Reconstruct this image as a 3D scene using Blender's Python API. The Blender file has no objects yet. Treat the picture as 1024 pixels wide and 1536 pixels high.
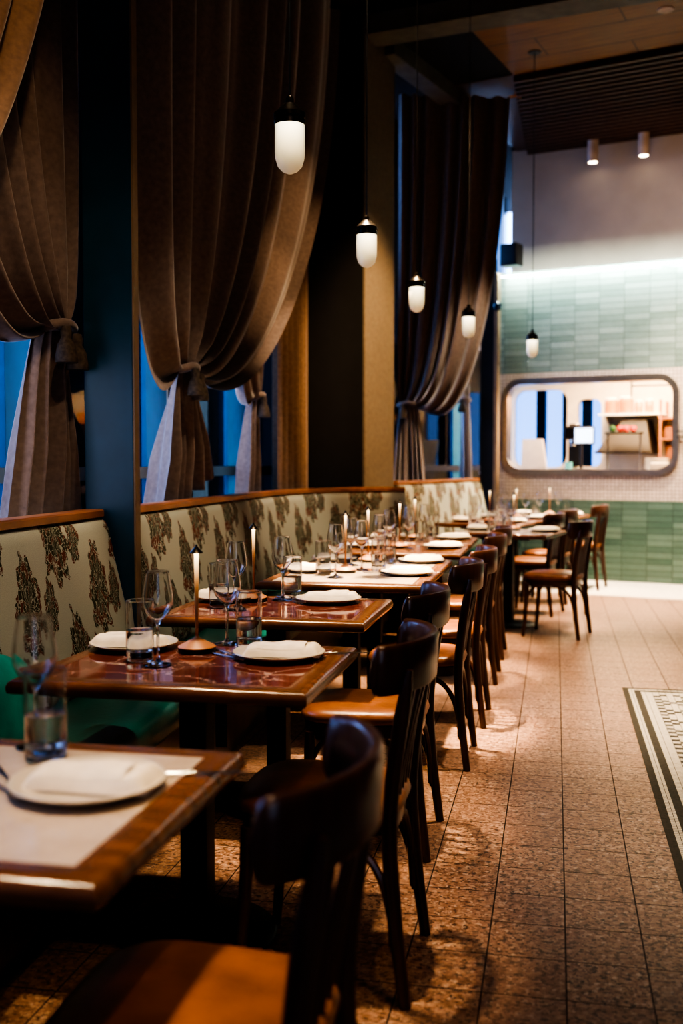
import bpy, bmesh, math, random
from mathutils import Vector, Matrix, noise
random.seed(7)
PI = math.pi
sc = bpy.context.scene
COL = sc.collection

# ------------------------------------------------------------------ mesh helpers
class MB:
    def __init__(s): s.v = []; s.f = []; s.uv = {}
    def add(s, vs, fs, M=None):
        b = len(s.v)
        for p in vs:
            p = Vector(p)
            s.v.append(tuple(M @ p) if M is not None else tuple(p))
        for f in fs: s.f.append(tuple(b + i for i in f))
        return s
    def box(s, a, c, M=None, bev=0.0):
        x0, y0, z0 = a; x1, y1, z1 = c
        if bev <= 0:
            return s.add([(x0,y0,z0),(x1,y0,z0),(x1,y1,z0),(x0,y1,z0),(x0,y0,z1),(x1,y0,z1),(x1,y1,z1),(x0,y1,z1)],
                  [(0,3,2,1),(4,5,6,7),(0,1,5,4),(1,2,6,5),(2,3,7,6),(3,0,4,7)], M)
        bm = bmesh.new(); bmesh.ops.create_cube(bm, size=1)
        for v in bm.verts:
            v.co = Vector(((x0+x1)/2 + v.co.x*(x1-x0), (y0+y1)/2 + v.co.y*(y1-y0), (z0+z1)/2 + v.co.z*(z1-z0)))
        bmesh.ops.bevel(bm, geom=bm.edges[:], offset=bev, segments=3, profile=.6, affect='EDGES')
        bm.verts.index_update()
        s.add([v.co.copy() for v in bm.verts], [[v.index for v in f.verts] for f in bm.faces], M); bm.free(); return s
    def lathe(s, prof, n=32, M=None, caps=True):
        vs = []; fs = []
        k = len(prof)
        for i in range(n):
            a = 2*PI*i/n
            for r, z in prof: vs.append((r*math.cos(a), r*math.sin(a), z))
        for i in range(n):
            j = (i+1) % n
            for q in range(k-1):
                fs.append((i*k+q, j*k+q, j*k+q+1, i*k+q+1))
        if caps:
            if prof[0][0] > 1e-5: fs.append(tuple(i*k for i in reversed(range(n))))
            if prof[-1][0] > 1e-5: fs.append(tuple(i*k+k-1 for i in range(n)))
        return s.add(vs, fs, M)
    def tube(s, pts, r, n=10, M=None, flat=None):
        pts = [Vector(p) for p in pts]; m = len(pts)
        rs = r if isinstance(r, (list, tuple)) else [r]*m
        vs = []; fs = []
        t0 = (pts[1]-pts[0]).normalized()
        up = Vector((0,0,1)) if abs(t0.z) < .9 else Vector((0,1,0))
        nrm = (up - t0*up.dot(t0)).normalized()
        for i, p in enumerate(pts):
            t = (pts[min(i+1,m-1)]-pts[max(i-1,0)]).normalized()
            nrm = (nrm - t*nrm.dot(t)).normalized(); b = t.cross(nrm)
            fx, fy = flat if flat else (1, 1)
            for q in range(n):
                a = 2*PI*q/n
                vs.append(p + nrm*(math.cos(a)*rs[i]*fx) + b*(math.sin(a)*rs[i]*fy))
        for i in range(m-1):
            for q in range(n):
                w = (q+1) % n
                fs.append((i*n+q, i*n+w, (i+1)*n+w, (i+1)*n+q))
        fs.append(tuple(reversed(range(n)))); fs.append(tuple((m-1)*n+q for q in range(n)))
        return s.add(vs, fs, M)
    def grid(s, nu, nv, fn, M=None, wrap=False, uvfn=None):
        vs = [fn(i/(nu-1 if not wrap else nu), j/(nv-1)) for i in range(nu) for j in range(nv)]
        fs = []
        b = len(s.v)
        for i in range(nu if wrap else nu-1):
            k = (i+1) % nu
            for j in range(nv-1): fs.append((i*nv+j, k*nv+j, k*nv+j+1, i*nv+j+1))
        if uvfn:
            for i in range(nu):
                for j in range(nv): s.uv[b+i*nv+j] = uvfn(i/(nu-1), j/(nv-1))
        return s.add(vs, fs, M)
    def prism(s, poly, z0, z1, M=None):
        n = len(poly)
        vs = [(x, y, z0) for x, y in poly] + [(x, y, z1) for x, y in poly]
        fs = [tuple(reversed(range(n))), tuple(range(n, 2*n))]
        for i in range(n):
            j = (i+1) % n; fs.append((i, j, n+j, n+i))
        return s.add(vs, fs, M)
    def build(s, name, mat, parent=None, smooth=40, loc=None, rot=None):
        me = bpy.data.meshes.new(name)
        me.from_pydata([tuple(v) for v in s.v], [], s.f)
        bm = bmesh.new(); bm.from_mesh(me)
        if not s.uv: bmesh.ops.remove_doubles(bm, verts=bm.verts[:], dist=2e-6)
        bmesh.ops.recalc_face_normals(bm, faces=bm.faces[:]); bm.to_mesh(me); bm.free()
        if s.uv:
            ul = me.uv_layers.new(name='UVMap')
            for l in me.loops: ul.data[l.index].uv = s.uv.get(l.vertex_index, (0, 0))
        me.materials.append(mat)
        if smooth:
            me.shade_smooth(); me.set_sharp_from_angle(angle=math.radians(smooth))
        o = bpy.data.objects.new(name, me); COL.objects.link(o)
        if parent: o.parent = parent
        if loc is not None: o.location = loc
        if rot is not None: o.rotation_euler = (0, 0, rot)
        return o

def tag(o, label, cat, group=None, kind=None):
    o['label'] = label; o['category'] = cat
    if group: o['group'] = group
    if kind: o['kind'] = kind
    return o
def struct(o):
    o['kind'] = 'structure'; return o
def thing(name, label, cat, loc=(0,0,0), rz=0, group=None):
    o = bpy.data.objects.new(name, None); COL.objects.link(o)
    o.empty_display_size = .05; o.location = loc; o.rotation_euler = (0, 0, rz)
    return tag(o, label, cat, group)
def dup(o, loc, rz=0, label=None, group=None, parent=None, swap=None):
    c = o.copy(); COL.objects.link(c)
    if parent: c.parent = parent
    else:
        c.location = loc; c.rotation_euler = (0, 0, rz)
        if label: c['label'] = label
        if group: c['group'] = group
    for ch in o.children:
        dup(ch, None, parent=c)
    return c
def bez(p0, p1, p2, p3, t):
    a = 1-t
    return p0*(a*a*a) + p1*(3*a*a*t) + p2*(3*a*t*t) + p3*(t*t*t)
def smooth_path(pts, n):
    P = [Vector(p) for p in pts]; P = [P[0]*2-P[1]] + P + [P[-1]*2-P[-2]]
    out = []; m = len(P)-3
    for k in range(n+1):
        t = k/n*m; i = min(int(t), m-1); f = t-i
        a, b, c, d = P[i:i+4]
        out.append(.5*((2*b)+(c-a)*f+(2*a-5*b+4*c-d)*f*f+(3*b-a-3*c+d)*f*f*f))
    return out

# ------------------------------------------------------------------ materials
class NT:
    def __init__(s, name):
        s.m = bpy.data.materials.new(name); s.m.use_nodes = True
        s.t = s.m.node_tree; s.n = s.t.nodes; s.l = s.t.links
        s.b = s.n['Principled BSDF']; s.out = s.n['Material Output']
    def new(s, k, **kw):
        n = s.n.new(k)
        for a, v in kw.items(): setattr(n, a, v)
        return n
    def put(s, sock, v):
        if v is None: return
        if hasattr(v, 'is_output'): s.l.new(v, sock)
        else: sock.default_value = v
    def m_(s, op, a, b=None, c=None):
        n = s.new('ShaderNodeMath', operation=op)
        s.put(n.inputs[0], a); s.put(n.inputs[1], b); s.put(n.inputs[2], c)
        return n.outputs[0]
    def coord(s, k='Object'):
        n = s.new('ShaderNodeTexCoord'); return n.outputs[k]
    def sep(s, v):
        n = s.new('ShaderNodeSeparateXYZ'); s.l.new(v, n.inputs[0]); return n.outputs
    def comb(s, x, y, z=0.0):
        n = s.new('ShaderNodeCombineXYZ')
        for i, v in enumerate((x, y, z)): s.put(n.inputs[i], v)
        return n.outputs[0]
    def noise(s, vec=None, scale=5., detail=3., rough=.5, col=False):
        n = s.new('ShaderNodeTexNoise'); s.put(n.inputs['Vector'], vec)
        n.inputs['Scale'].default_value = scale; n.inputs['Detail'].default_value = detail; n.inputs['Roughness'].default_value = rough
        return n.outputs['Color' if col else 'Fac']
    def ramp(s, fac, stops, interp='LINEAR'):
        n = s.new('ShaderNodeValToRGB'); s.put(n.inputs[0], fac); e = n.color_ramp.elements; n.color_ramp.interpolation = interp
        while len(e) > 1: e.remove(e[-1])
        e[0].position = stops[0][0]; e[0].color = (*stops[0][1], 1)
        for p, c in stops[1:]:
            q = e.new(p); q.color = (*c, 1)
        return n.outputs[0]
    def mix(s, f, a, b, blend='MIX'):
        n = s.new('ShaderNodeMix', data_type='RGBA', blend_type=blend)
        s.put(n.inputs[0], f)
        s.put(n.inputs[6], a if hasattr(a, 'is_output') else (*a, 1)); s.put(n.inputs[7], b if hasattr(b, 'is_output') else (*b, 1))
        return n.outputs[2]
    def bump(s, h, strength=.3, dist=.01):
        n = s.new('ShaderNodeBump'); n.inputs['Strength'].default_value = strength; n.inputs['Distance'].default_value = dist
        s.put(n.inputs['Height'], h); s.l.new(n.outputs[0], s.b.inputs['Normal'])
    def set(s, **kw):
        for k, v in kw.items(): s.put(s.b.inputs[k.replace('_', ' ')], v)
        return s

def plain(name, col, rough=.5, metal=0., var=.18, scale=9., coat=0., bump=0., stretch=None, spec=.5, sheen=0.):
    t = NT(name); c = t.coord()
    if stretch:
        mp = t.new('ShaderNodeMapping'); t.l.new(c, mp.inputs[0]); mp.inputs['Scale'].default_value = stretch; c = mp.outputs[0]
    n = t.noise(c, scale, 4.)
    lo = tuple(x*(1-var) for x in col); hi = tuple(min(1, x*(1+var)) for x in col)
    t.set(Base_Color=t.ramp(n, [(.3, lo), (.7, hi)]), Roughness=rough, Metallic=metal)
    t.b.inputs['Coat Weight'].default_value = coat; t.b.inputs['Coat Roughness'].default_value = .12
    t.b.inputs['Specular IOR Level'].default_value = spec
    if sheen:
        t.b.inputs['Sheen Weight'].default_value = sheen; t.b.inputs['Sheen Roughness'].default_value = .4
    if bump: t.bump(t.noise(c, scale*6, 3.), bump, .004)
    return t.m
def emis(name, col, st, base=(.8,.8,.8)):
    t = NT(name); n = t.noise(None, 3.)
    t.set(Base_Color=(*base, 1), Roughness=.4, Emission_Color=t.mix(n, tuple(c*.96 for c in col), col), Emission_Strength=st); return t.m

MAT = {}
MAT['chair'] = plain('dark_stained_beech', (.055,.022,.013), .30, var=.4, scale=6, coat=.32, spec=.4, stretch=(6,6,1))
MAT['frame'] = plain('varnished_table_wood', (.15,.060,.024), .27, var=.4, scale=4, coat=.35, stretch=(2,9,3))
MAT['rail'] = plain('oiled_rail_wood', (.34,.135,.05), .38, var=.3, scale=4, stretch=(4,1,3))
MAT['leather'] = plain('cognac_leather', (.24,.085,.028), .34, var=.3, scale=10, bump=.25)
MAT['teal'] = plain('dark_teal_leather', (.003,.080,.072), .32, var=.2, scale=7, bump=.2)
MAT['teal_cushion'] = plain('teal_cushion_cloth', (.02,.36,.31), .7, var=.15, scale=20)
MAT['iron'] = plain('black_iron', (.006,.006,.007), .5, var=.3)
MAT['bronze'] = plain('dark_bronze', (.028,.022,.017), .32, metal=.75)
MAT['navy'] = plain('navy_paint', (.010,.055,.095), .42, var=.12)
MAT['mull'] = plain('blue_steel_paint', (.010,.16,.34), .55, var=.1)
MAT['black'] = plain('black_plaster', (.006,.006,.007), .8)
MAT['pier'] = plain('taupe_plaster', (.150,.116,.076), .8, var=.15, scale=30, bump=.1)
MAT['plaster'] = plain('grey_pink_plaster', (.40,.325,.255), .8, var=.06, scale=3)
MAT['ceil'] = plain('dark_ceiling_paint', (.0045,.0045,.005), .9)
MAT['beam'] = plain('grey_beam_paint', (.11,.105,.085), .7)
MAT['velvet'] = plain('taupe_velvet', (.185,.138,.118), .85, var=.16, scale=40, bump=.15, sheen=.5, spec=.2)
MAT['velvet_brown'] = plain('brown_velvet', (.235,.150,.100), .85, var=.16, scale=40, bump=.15, sheen=.4, spec=.2)
MAT['velvet_pale'] = plain('pale_velvet', (.42,.34,.30), .85, var=.12, scale=40, bump=.15, sheen=.4, spec=.2)
MAT['tie'] = plain('dark_tassel_yarn', (.07,.05,.035), .9, var=.4, scale=60)
MAT['plate'] = plain('ivory_stoneware', (.56,.50,.41), .22, var=.04, scale=5)
MAT['napkin'] = plain('cream_linen', (.74,.66,.54), .9, var=.06, scale=30, bump=.2)
MAT['steel'] = plain('polished_steel', (.55,.54,.52), .22, metal=1., var=.08)
MAT['brush'] = plain('brushed_steel', (.50,.47,.43), .30, metal=1., var=.15, stretch=(1,1,12))
MAT['tan'] = plain('tan_lamp_base', (.50,.225,.10), .45, var=.1)
MAT['lampstem'] = plain('copper_lamp_stem', (.42,.17,.07), .35, metal=.4)
MAT['copper'] = plain('copper', (.65,.28,.10), .3, metal=1.)
MAT['edge'] = plain('tan_edge_paint', (.22,.145,.08), .6)
MAT['white'] = plain('white_enamel', (.72,.70,.66), .35, var=.05)
MAT['cream'] = plain('cream_paint', (.66,.58,.47), .5, var=.06)
MAT['spot'] = plain('beige_spot_can', (.42,.30,.22), .5)
MAT['blackplastic'] = plain('black_plastic', (.012,.012,.013), .35)
MAT['brownbox'] = plain('brown_crate', (.26,.10,.045), .6)
MAT['hood'] = plain('brown_grey_metal', (.022,.014,.009), .5)
MAT['red'] = plain('red_pepper', (.55,.045,.02), .35)
MAT['green'] = plain('green_leaf', (.03,.10,.03), .5)
MAT['cyan'] = plain('cyan_plastic', (.10,.40,.45), .3)
MAT['amber'] = plain('amber_jar', (.48,.19,.055), .25)
MAT['stem_lit'] = None

def m_wood_ceiling():
    t = NT('wood_ceiling'); c = t.coord(); x, y, z = t.sep(c)
    # boards parallel to the back wall
    ang = math.radians(-15.5)
    u = t.m_('ADD', t.m_('MULTIPLY', x, math.cos(ang)), t.m_('MULTIPLY', y, math.sin(ang)))
    w = t.m_('ADD', t.m_('MULTIPLY', x, -math.sin(ang)), t.m_('MULTIPLY', y, math.cos(ang)))
    g = t.noise(t.comb(t.m_('MULTIPLY', u, .8), t.m_('MULTIPLY', w, 14.)), 3., 5.)
    row = t.m_('FLOOR', t.m_('DIVIDE', w, .42))
    uu = t.m_('ADD', u, t.m_('MULTIPLY', row, .77))
    seam = t.m_('MINIMUM', t.m_('ABSOLUTE', t.m_('SUBTRACT', t.m_('FRACT', t.m_('DIVIDE', w, .42)), .5)), 1.)
    seam1 = t.m_('GREATER_THAN', seam, .485)
    seam2 = t.m_('LESS_THAN', t.m_('FRACT', t.m_('DIVIDE', uu, 1.5)), .006)
    s = t.m_('MAXIMUM', seam1, seam2)
    col = t.ramp(g, [(.25, (.12,.045,.008)), (.75, (.27,.115,.022))])
    t.set(Base_Color=t.mix(s, col, (.02,.01,.005)), Roughness=.5); return t.m
MAT['woodceil'] = m_wood_ceiling()
MAT['slat'] = plain('dark_slat_wood', (.075,.038,.02), .5, var=.35, stretch=(1,8,1))

def m_floor():
    t = NT('terrazzo_tile_floor'); c = t.coord(); x, y, z = t.sep(c)
    S = .2032
    ux = t.m_('DIVIDE', t.m_('ADD', x, .166 + S*60), S); uy = t.m_('DIVIDE', t.m_('SUBTRACT', y, 3.528 - S*60), S)
    def edge(u): 
        f = t.m_('FRACT', u); return t.m_('MULTIPLY', t.m_('MINIMUM', f, t.m_('SUBTRACT', 1., f)), S)
    gx = t.m_('LESS_THAN', edge(ux), .0021); gy = t.m_('LESS_THAN', edge(uy), .0019)
    gr = t.m_('MAXIMUM', gx, gy)
    wn = t.new('ShaderNodeTexWhiteNoise', noise_dimensions='2D'); t.l.new(t.comb(t.m_('FLOOR', ux), t.m_('FLOOR', uy)), wn.inputs['Vector'])
    tile = wn.outputs['Value']
    off = t.new('ShaderNodeVectorMath', operation='MULTIPLY_ADD'); t.l.new(wn.outputs['Color'], off.inputs[0]); off.inputs[1].default_value = (3,3,0); t.l.new(c, off.inputs[2])
    v1 = t.new('ShaderNodeTexVoronoi', feature='F1'); v1.inputs['Scale'].default_value = 105; t.l.new(off.outputs[0], v1.inputs['Vector']); v1.inputs['Randomness'].default_value = 1
    sx = t.sep(v1.outputs['Color'])
    chip = t.ramp(sx[0], [(0, (.030,.016,.011)), (.20, (.085,.042,.026)), (.36, (.25,.135,.082)), (.60, (.37,.215,.14)), (.82, (.50,.345,.245)), (1., (.58,.43,.32))], 'CONSTANT')
    big = t.noise(off.outputs[0], 36., 5., .75)
    base = t.ramp(big, [(.38, (.022,.010,.006)), (.44, (.23,.115,.07)), (.56, (.36,.21,.135)), (.66, (.55,.36,.25))])
    col = t.mix(.32, base, chip)
    pit = t.m_('GREATER_THAN', t.noise(off.outputs[0], 62., 2., .5), .585)
    col = t.mix(t.m_('MULTIPLY', pit, .85), col, (.030,.015,.010))
    lite = t.m_('GREATER_THAN', t.noise(off.outputs[0], 48., 2., .5), .64)
    col = t.mix(t.m_('MULTIPLY', lite, .6), col, (.62,.45,.34))
    col = t.mix(t.m_('MULTIPLY', tile, .30), col, (.20,.10,.06))
    # pale stone apron along the back wall
    d = t.m_('ADD', t.m_('MULTIPLY', t.m_('SUBTRACT', x, .326), .2672), t.m_('MULTIPLY', t.m_('SUBTRACT', y, 11.9), .9636))
    ap = t.m_('GREATER_THAN', d, -1.30)
    mv = t.new('ShaderNodeTexVoronoi', feature='DISTANCE_TO_EDGE'); mv.inputs['Scale'].default_value = 26
    t.l.new(c, mv.inputs['Vector'])
    apc = t.mix(t.m_('LESS_THAN', mv.outputs['Distance'], .05), (.62,.56,.48), (.36,.31,.26))
    col = t.mix(gr, col, (.022,.012,.008))
    col = t.mix(ap, col, apc)
    rg = t.m_('ADD', .24, t.m_('MULTIPLY', big, .22))
    rg = t.m_('MAXIMUM', rg, t.m_('MULTIPLY', gr, .75))
    t.set(Base_Color=col, Roughness=rg)
    t.bump(t.m_('SUBTRACT', t.m_('MULTIPLY', big, .12), gr), .35, .003)
    return t.m
MAT['floor'] = m_floor()

def m_mosaic_border():
    t = NT('mosaic_rug_border'); c = t.coord(); x, y, z = t.sep(c)
    xx = t.m_('SUBTRACT', x, .385); yy = t.m_('SUBTRACT', 6.165, y)
    e = t.m_('MINIMUM', xx, yy)
    C = .036
    i = t.m_('FLOOR', t.m_('DIVIDE', t.m_('SUBTRACT', xx, .155), C)); j = t.m_('FLOOR', t.m_('DIVIDE', t.m_('SUBTRACT', yy, .155), C))
    def md(a, n): return t.m_('FLOORED_MODULO', a, n)
    p = md(i, 6.); q = md(j, 6.)
    def inr(a, lo, hi): return t.m_('MULTIPLY', t.m_('GREATER_THAN', a, lo-.5), t.m_('LESS_THAN', a, hi+.5))
    chk = t.m_('LESS_THAN', md(t.m_('ADD', i, j), 2.), .5)
    blk = t.m_('MULTIPLY', inr(p, 1, 3), inr(q, 1, 3))
    cross = t.m_('MULTIPLY', t.m_('COMPARE', p, 5., .4), 1.)
    pat = t.m_('MAXIMUM', blk, chk)
    st = t.new('ShaderNodeValToRGB'); st.color_ramp.interpolation = 'CONSTANT'
    t.l.new(t.m_('DIVIDE', e, .2), st.inputs[0]); el = st.color_ramp.elements
    el[0].position = 0; el[0].color = (0,0,0,1); el[1].position = .15; el[1].color = (1,1,1,1)
    for pz, v in ((.30, 0), (.47, 1), (.77, 0)):
        k = el.new(pz); k.color = (v, v, v, 1)
    inner = t.m_('GREATER_THAN', e, .155)
    w = t.m_('ADD', t.m_('MULTIPLY', inner, pat), t.m_('MULTIPLY', t.m_('SUBTRACT', 1., inner), st.outputs[0]))
    def line(a, s, wd):
        f = t.m_('FRACT', t.m_('DIVIDE', a, s)); return t.m_('LESS_THAN', t.m_('MINIMUM', f, t.m_('SUBTRACT', 1., f)), wd)
    far = t.m_('LESS_THAN', yy, xx)
    g = t.m_('MAXIMUM', line(t.m_('SUBTRACT', xx, .155), .036, .03), line(t.m_('SUBTRACT', yy, .155), .018, .06))
    n = t.noise(c, 60., 2.)
    wh = t.ramp(n, [(.3, (.46,.40,.31)), (.7, (.60,.54,.44))]); dk = t.ramp(n, [(.3, (.028,.025,.017)), (.7, (.055,.048,.032))])
    col = t.mix(g, t.mix(w, dk, wh), (.05,.04,.03))
    t.set(Base_Color=col, Roughness=.55); t.b.inputs['Specular IOR Level'].default_value = .2; return t.m
MAT['mosaicrug'] = m_mosaic_border()

def m_zellige(name, lo, hi):
    t = NT(name); c = t.coord(); x, y, z = t.sep(c)
    def cell(a, s): return t.m_('FLOOR', t.m_('DIVIDE', a, s))
    def ed(a, s):
        f = t.m_('FRACT', t.m_('DIVIDE', a, s)); return t.m_('MULTIPLY', t.m_('MINIMUM', f, t.m_('SUBTRACT', 1., f)), s)
    xo = t.m_('ADD', x, 5.); 
    wn = t.new('ShaderNodeTexWhiteNoise', noise_dimensions='2D'); t.l.new(t.comb(cell(xo, .27), cell(z, .066)), wn.inputs['Vector'])
    gr = t.m_('LESS_THAN', t.m_('MINIMUM', ed(xo, .27), ed(z, .066)), .003)
    f = t.m_('ADD', t.m_('MULTIPLY', wn.outputs['Value'], .7), t.m_('MULTIPLY', t.noise(c, 14., 3.), .3))
    col = t.ramp(f, [(.15, lo), (.85, hi)])
    t.set(Base_Color=t.mix(gr, col, tuple(v*.45 for v in lo)), Roughness=.22)
    hgt = t.m_('ADD', t.m_('MULTIPLY', t.noise(c, 9., 2.), 1.), t.m_('MULTIPLY', wn.outputs['Value'], .6))
    t.bump(t.m_('SUBTRACT', hgt, t.m_('MULTIPLY', gr, .6)), .5, .012); return t.m
MAT['tile'] = m_zellige('sage_green_tile', (.135,.18,.155), (.225,.275,.245))
MAT['tile_low'] = m_zellige('deep_green_tile', (.062,.115,.092), (.115,.18,.145))
def m_penny():
    t = NT('pale_mosaic_tile'); c = t.coord(); x, y, z = t.sep(c)
    def ed(a, s):
        f = t.m_('FRACT', t.m_('DIVIDE', a, s)); return t.m_('MINIMUM', f, t.m_('SUBTRACT', 1., f))
    S = .040
    gr = t.m_('LESS_THAN', t.m_('MINIMUM', ed(t.m_('ADD', x, 5.), S), ed(z, S)), .11)
    wn = t.new('ShaderNodeTexWhiteNoise', noise_dimensions='2D'); t.l.new(t.comb(t.m_('FLOOR', t.m_('DIVIDE', t.m_('ADD', x, 5.), S)), t.m_('FLOOR', t.m_('DIVIDE', z, S))), wn.inputs['Vector'])
    col = t.ramp(wn.outputs['Value'], [(0, (.50,.405,.33)), (1, (.62,.515,.43))])
    t.set(Base_Color=t.mix(gr, col, (.30,.235,.19)), Roughness=.3); return t.m
MAT['penny'] = m_penny()

def m_marble(name, base, mid, vein, rough=.09, amt=.5):
    t = NT(name); c = t.coord()
    oi = t.new('ShaderNodeObjectInfo')
    ad = t.new('ShaderNodeVectorMath', operation='MULTIPLY_ADD'); t.l.new(oi.outputs['Random'], ad.inputs[0]); ad.inputs[1].default_value = (9,7,5); t.l.new(c, ad.inputs[2])
    w = t.noise(ad.outputs[0], 3.5, 5., .6, True)
    dv = t.new('ShaderNodeVectorMath', operation='MULTIPLY_ADD'); t.l.new(w, dv.inputs[0]); dv.inputs[1].default_value = (.35,.35,.35); t.l.new(ad.outputs[0], dv.inputs[2])
    vo = t.new('ShaderNodeTexVoronoi', feature='DISTANCE_TO_EDGE'); vo.inputs['Scale'].default_value = 5.5; t.l.new(dv.outputs[0], vo.inputs['Vector'])
    n = t.noise(dv.outputs[0], 6., 6., .65)
    col = t.ramp(n, [(.35, base), (.65, mid)])
    vm = t.m_('MULTIPLY', t.ramp(vo.outputs['Distance'], [(0, (1,1,1)), (.014, (.35,.35,.35)), (.05, (0,0,0))]), t.m_('MULTIPLY', t.noise(ad.outputs[0], 4., 2.), amt*2))
    t.set(Base_Color=t.mix(vm, col, vein), Roughness=rough)
    t.b.inputs['Specular IOR Level'].default_value = .6
    return t.m
MAT['marble_red'] = m_marble('dark_red_marble', (.085,.022,.017), (.20,.062,.045), (.70,.55,.48), .06)
MAT['marble_pale'] = m_marble('pale_marble', (.46,.37,.29), (.56,.46,.37), (.36,.26,.19), .14, .25)

def m_damask():
    t = NT('damask_fabric'); c = t.coord('UV'); u, v, _ = t.sep(c)
    nz = t.noise(c, 26., 3.)
    nzs = t.m_('SUBTRACT', nz, .5); nz2 = t.noise(c, 17., 2.)
    def motif(uo, vo, cw, ch, rx, ry, sway, seed, lobes):
        ua = t.m_('ADD', t.m_('DIVIDE', u, cw), uo + 40)
        col = t.m_('FLOOR', ua); odd = t.m_('FLOORED_MODULO', col, 2.)
        x = t.m_('MULTIPLY', t.m_('SUBTRACT', t.m_('FRACT', ua), .5), cw)
        va = t.m_('ADD', t.m_('DIVIDE', v, ch), t.m_('ADD', t.m_('MULTIPLY', odd, .5), vo + 40))
        y = t.m_('MULTIPLY', t.m_('SUBTRACT', t.m_('FRACT', va), .5), ch)
        x2 = t.m_('ADD', x, t.m_('MULTIPLY', t.m_('SINE', t.m_('MULTIPLY', y, 13.)), sway))
        # wider crown, narrow foot
        wid = t.m_('MULTIPLY', rx, t.m_('ADD', .85, t.m_('MULTIPLY', y, 1.6)))
        xn = t.m_('DIVIDE', x2, wid); yn = t.m_('DIVIDE', y, ry)
        r = t.m_('SQRT', t.m_('ADD', t.m_('MULTIPLY', xn, xn), t.m_('MULTIPLY', yn, yn)))
        th = t.m_('ARCTAN2', xn, yn)
        sc_ = t.m_('MULTIPLY', t.m_('SINE', t.m_('MULTIPLY', th, lobes)), .10)
        rr = t.m_('ADD', t.m_('ADD', r, sc_), t.m_('MULTIPLY', nzs, .55))
        mask = t.m_('LESS_THAN', rr, .92)
        pv = t.comb(t.m_('ADD', t.m_('MULTIPLY', th, 3.4), t.m_('MULTIPLY', nzs, 3.2)), t.m_('ADD', t.m_('MULTIPLY', r, 2.9), t.m_('MULTIPLY', nz2, 2.2)), seed)
        ve = t.new('ShaderNodeTexVoronoi', feature='DISTANCE_TO_EDGE'); ve.inputs['Scale'].default_value = 1.5; t.l.new(pv, ve.inputs['Vector'])
        vc = t.new('ShaderNodeTexVoronoi', feature='F1'); vc.inputs['Scale'].default_value = 1.5; t.l.new(pv, vc.inputs['Vector'])
        gap = t.m_('LESS_THAN', ve.outputs['Distance'], .055)
        rn = t.m_('ADD', t.sep(vc.outputs['Color'])[0], t.m_('MULTIPLY', r, .35))
        cc = t.mix(t.m_('GREATER_THAN', rn, .80), (.040,.040,.018), (.135,.040,.020))
        return t.m_('MULTIPLY', mask, t.m_('SUBTRACT', 1., gap)), cc
    weave = t.noise(c, 300., 2.)
    ground = t.ramp(weave, [(.3, (.36,.375,.315)), (.7, (.47,.48,.41))])
    m1, c1 = motif(0., .15, .31, .47, .120, .195, .022, 1., 9.)
    m2, c2 = motif(.5, .60, .31, .47, .066, .105, .024, 5., 7.)
    col = t.mix(m1, ground, c1); col = t.mix(m2, col, c2)
    t.set(Base_Color=col, Roughness=.8); t.b.inputs['Specular IOR Level'].default_value = .25
    t.bump(weave, .15, .002); return t.m
MAT['damask'] = m_damask()

def m_glass(name, ior=1.46, tint=(1,1,1)):
    t = NT(name); t.n.remove(t.b)
    gl = t.new('ShaderNodeBsdfGlass'); gl.inputs['Roughness'].default_value = 0; gl.inputs['IOR'].default_value = ior
    n = t.noise(None, 2.); t.l.new(t.mix(n, tint, tuple(min(1, c*.99) for c in tint)), gl.inputs['Color'])
    t.l.new(gl.outputs[0], t.out.inputs[0]); return t.m
MAT['glass'] = m_glass('clear_glass')
MAT['water'] = m_glass('drinking_water', 1.33)
def m_pane(c1, c2, name):
    t = NT(name); t.n.remove(t.b)
    tr = t.new('ShaderNodeBsdfTransparent'); gs = t.new('ShaderNodeBsdfGlossy'); gs.inputs['Roughness'].default_value = .02
    n = t.noise(None, 1.5); t.l.new(t.mix(n, c1, c2), tr.inputs[0])
    fr = t.new('ShaderNodeFresnel'); fr.inputs[0].default_value = 1.35
    mx = t.new('ShaderNodeMixShader'); t.l.new(fr.outputs[0], mx.inputs[0]); t.l.new(tr.outputs[0], mx.inputs[1]); t.l.new(gs.outputs[0], mx.inputs[2])
    t.l.new(mx.outputs[0], t.out.inputs[0]); return t.m
MAT['pane'] = m_pane((.80,.90,.98), (.84,.93,1.), 'window_pane'); MAT['pane_k'] = m_pane((.13,.185,.27), (.15,.205,.29), 'tinted_pane')
def m_frosted():
    t = NT('glowing_frosted_glass'); c = t.coord(); x, y, z = t.sep(c)
    k = t.m_('DIVIDE', t.m_('ADD', z, .16), .16)                       # 0 bottom, 1 top of the jar
    lw = t.new('ShaderNodeLayerWeight'); lw.inputs[0].default_value = .35
    core = t.m_('POWER', t.m_('SUBTRACT', 1., lw.outputs['Facing']), 1.3)
    st = t.m_('MULTIPLY', t.m_('ADD', .35, t.m_('MULTIPLY', t.m_('POWER', k, 1.6), t.m_('MULTIPLY', core, 5.0))), .36)
    col = t.ramp(k, [(0, (1,.72,.34)), (.6, (1,.80,.45)), (1, (1,.88,.62))])
    t.set(Base_Color=(.8,.74,.6,1), Roughness=.35, Emission_Color=col, Emission_Strength=st); return t.m
MAT['frosted'] = m_frosted()
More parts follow.
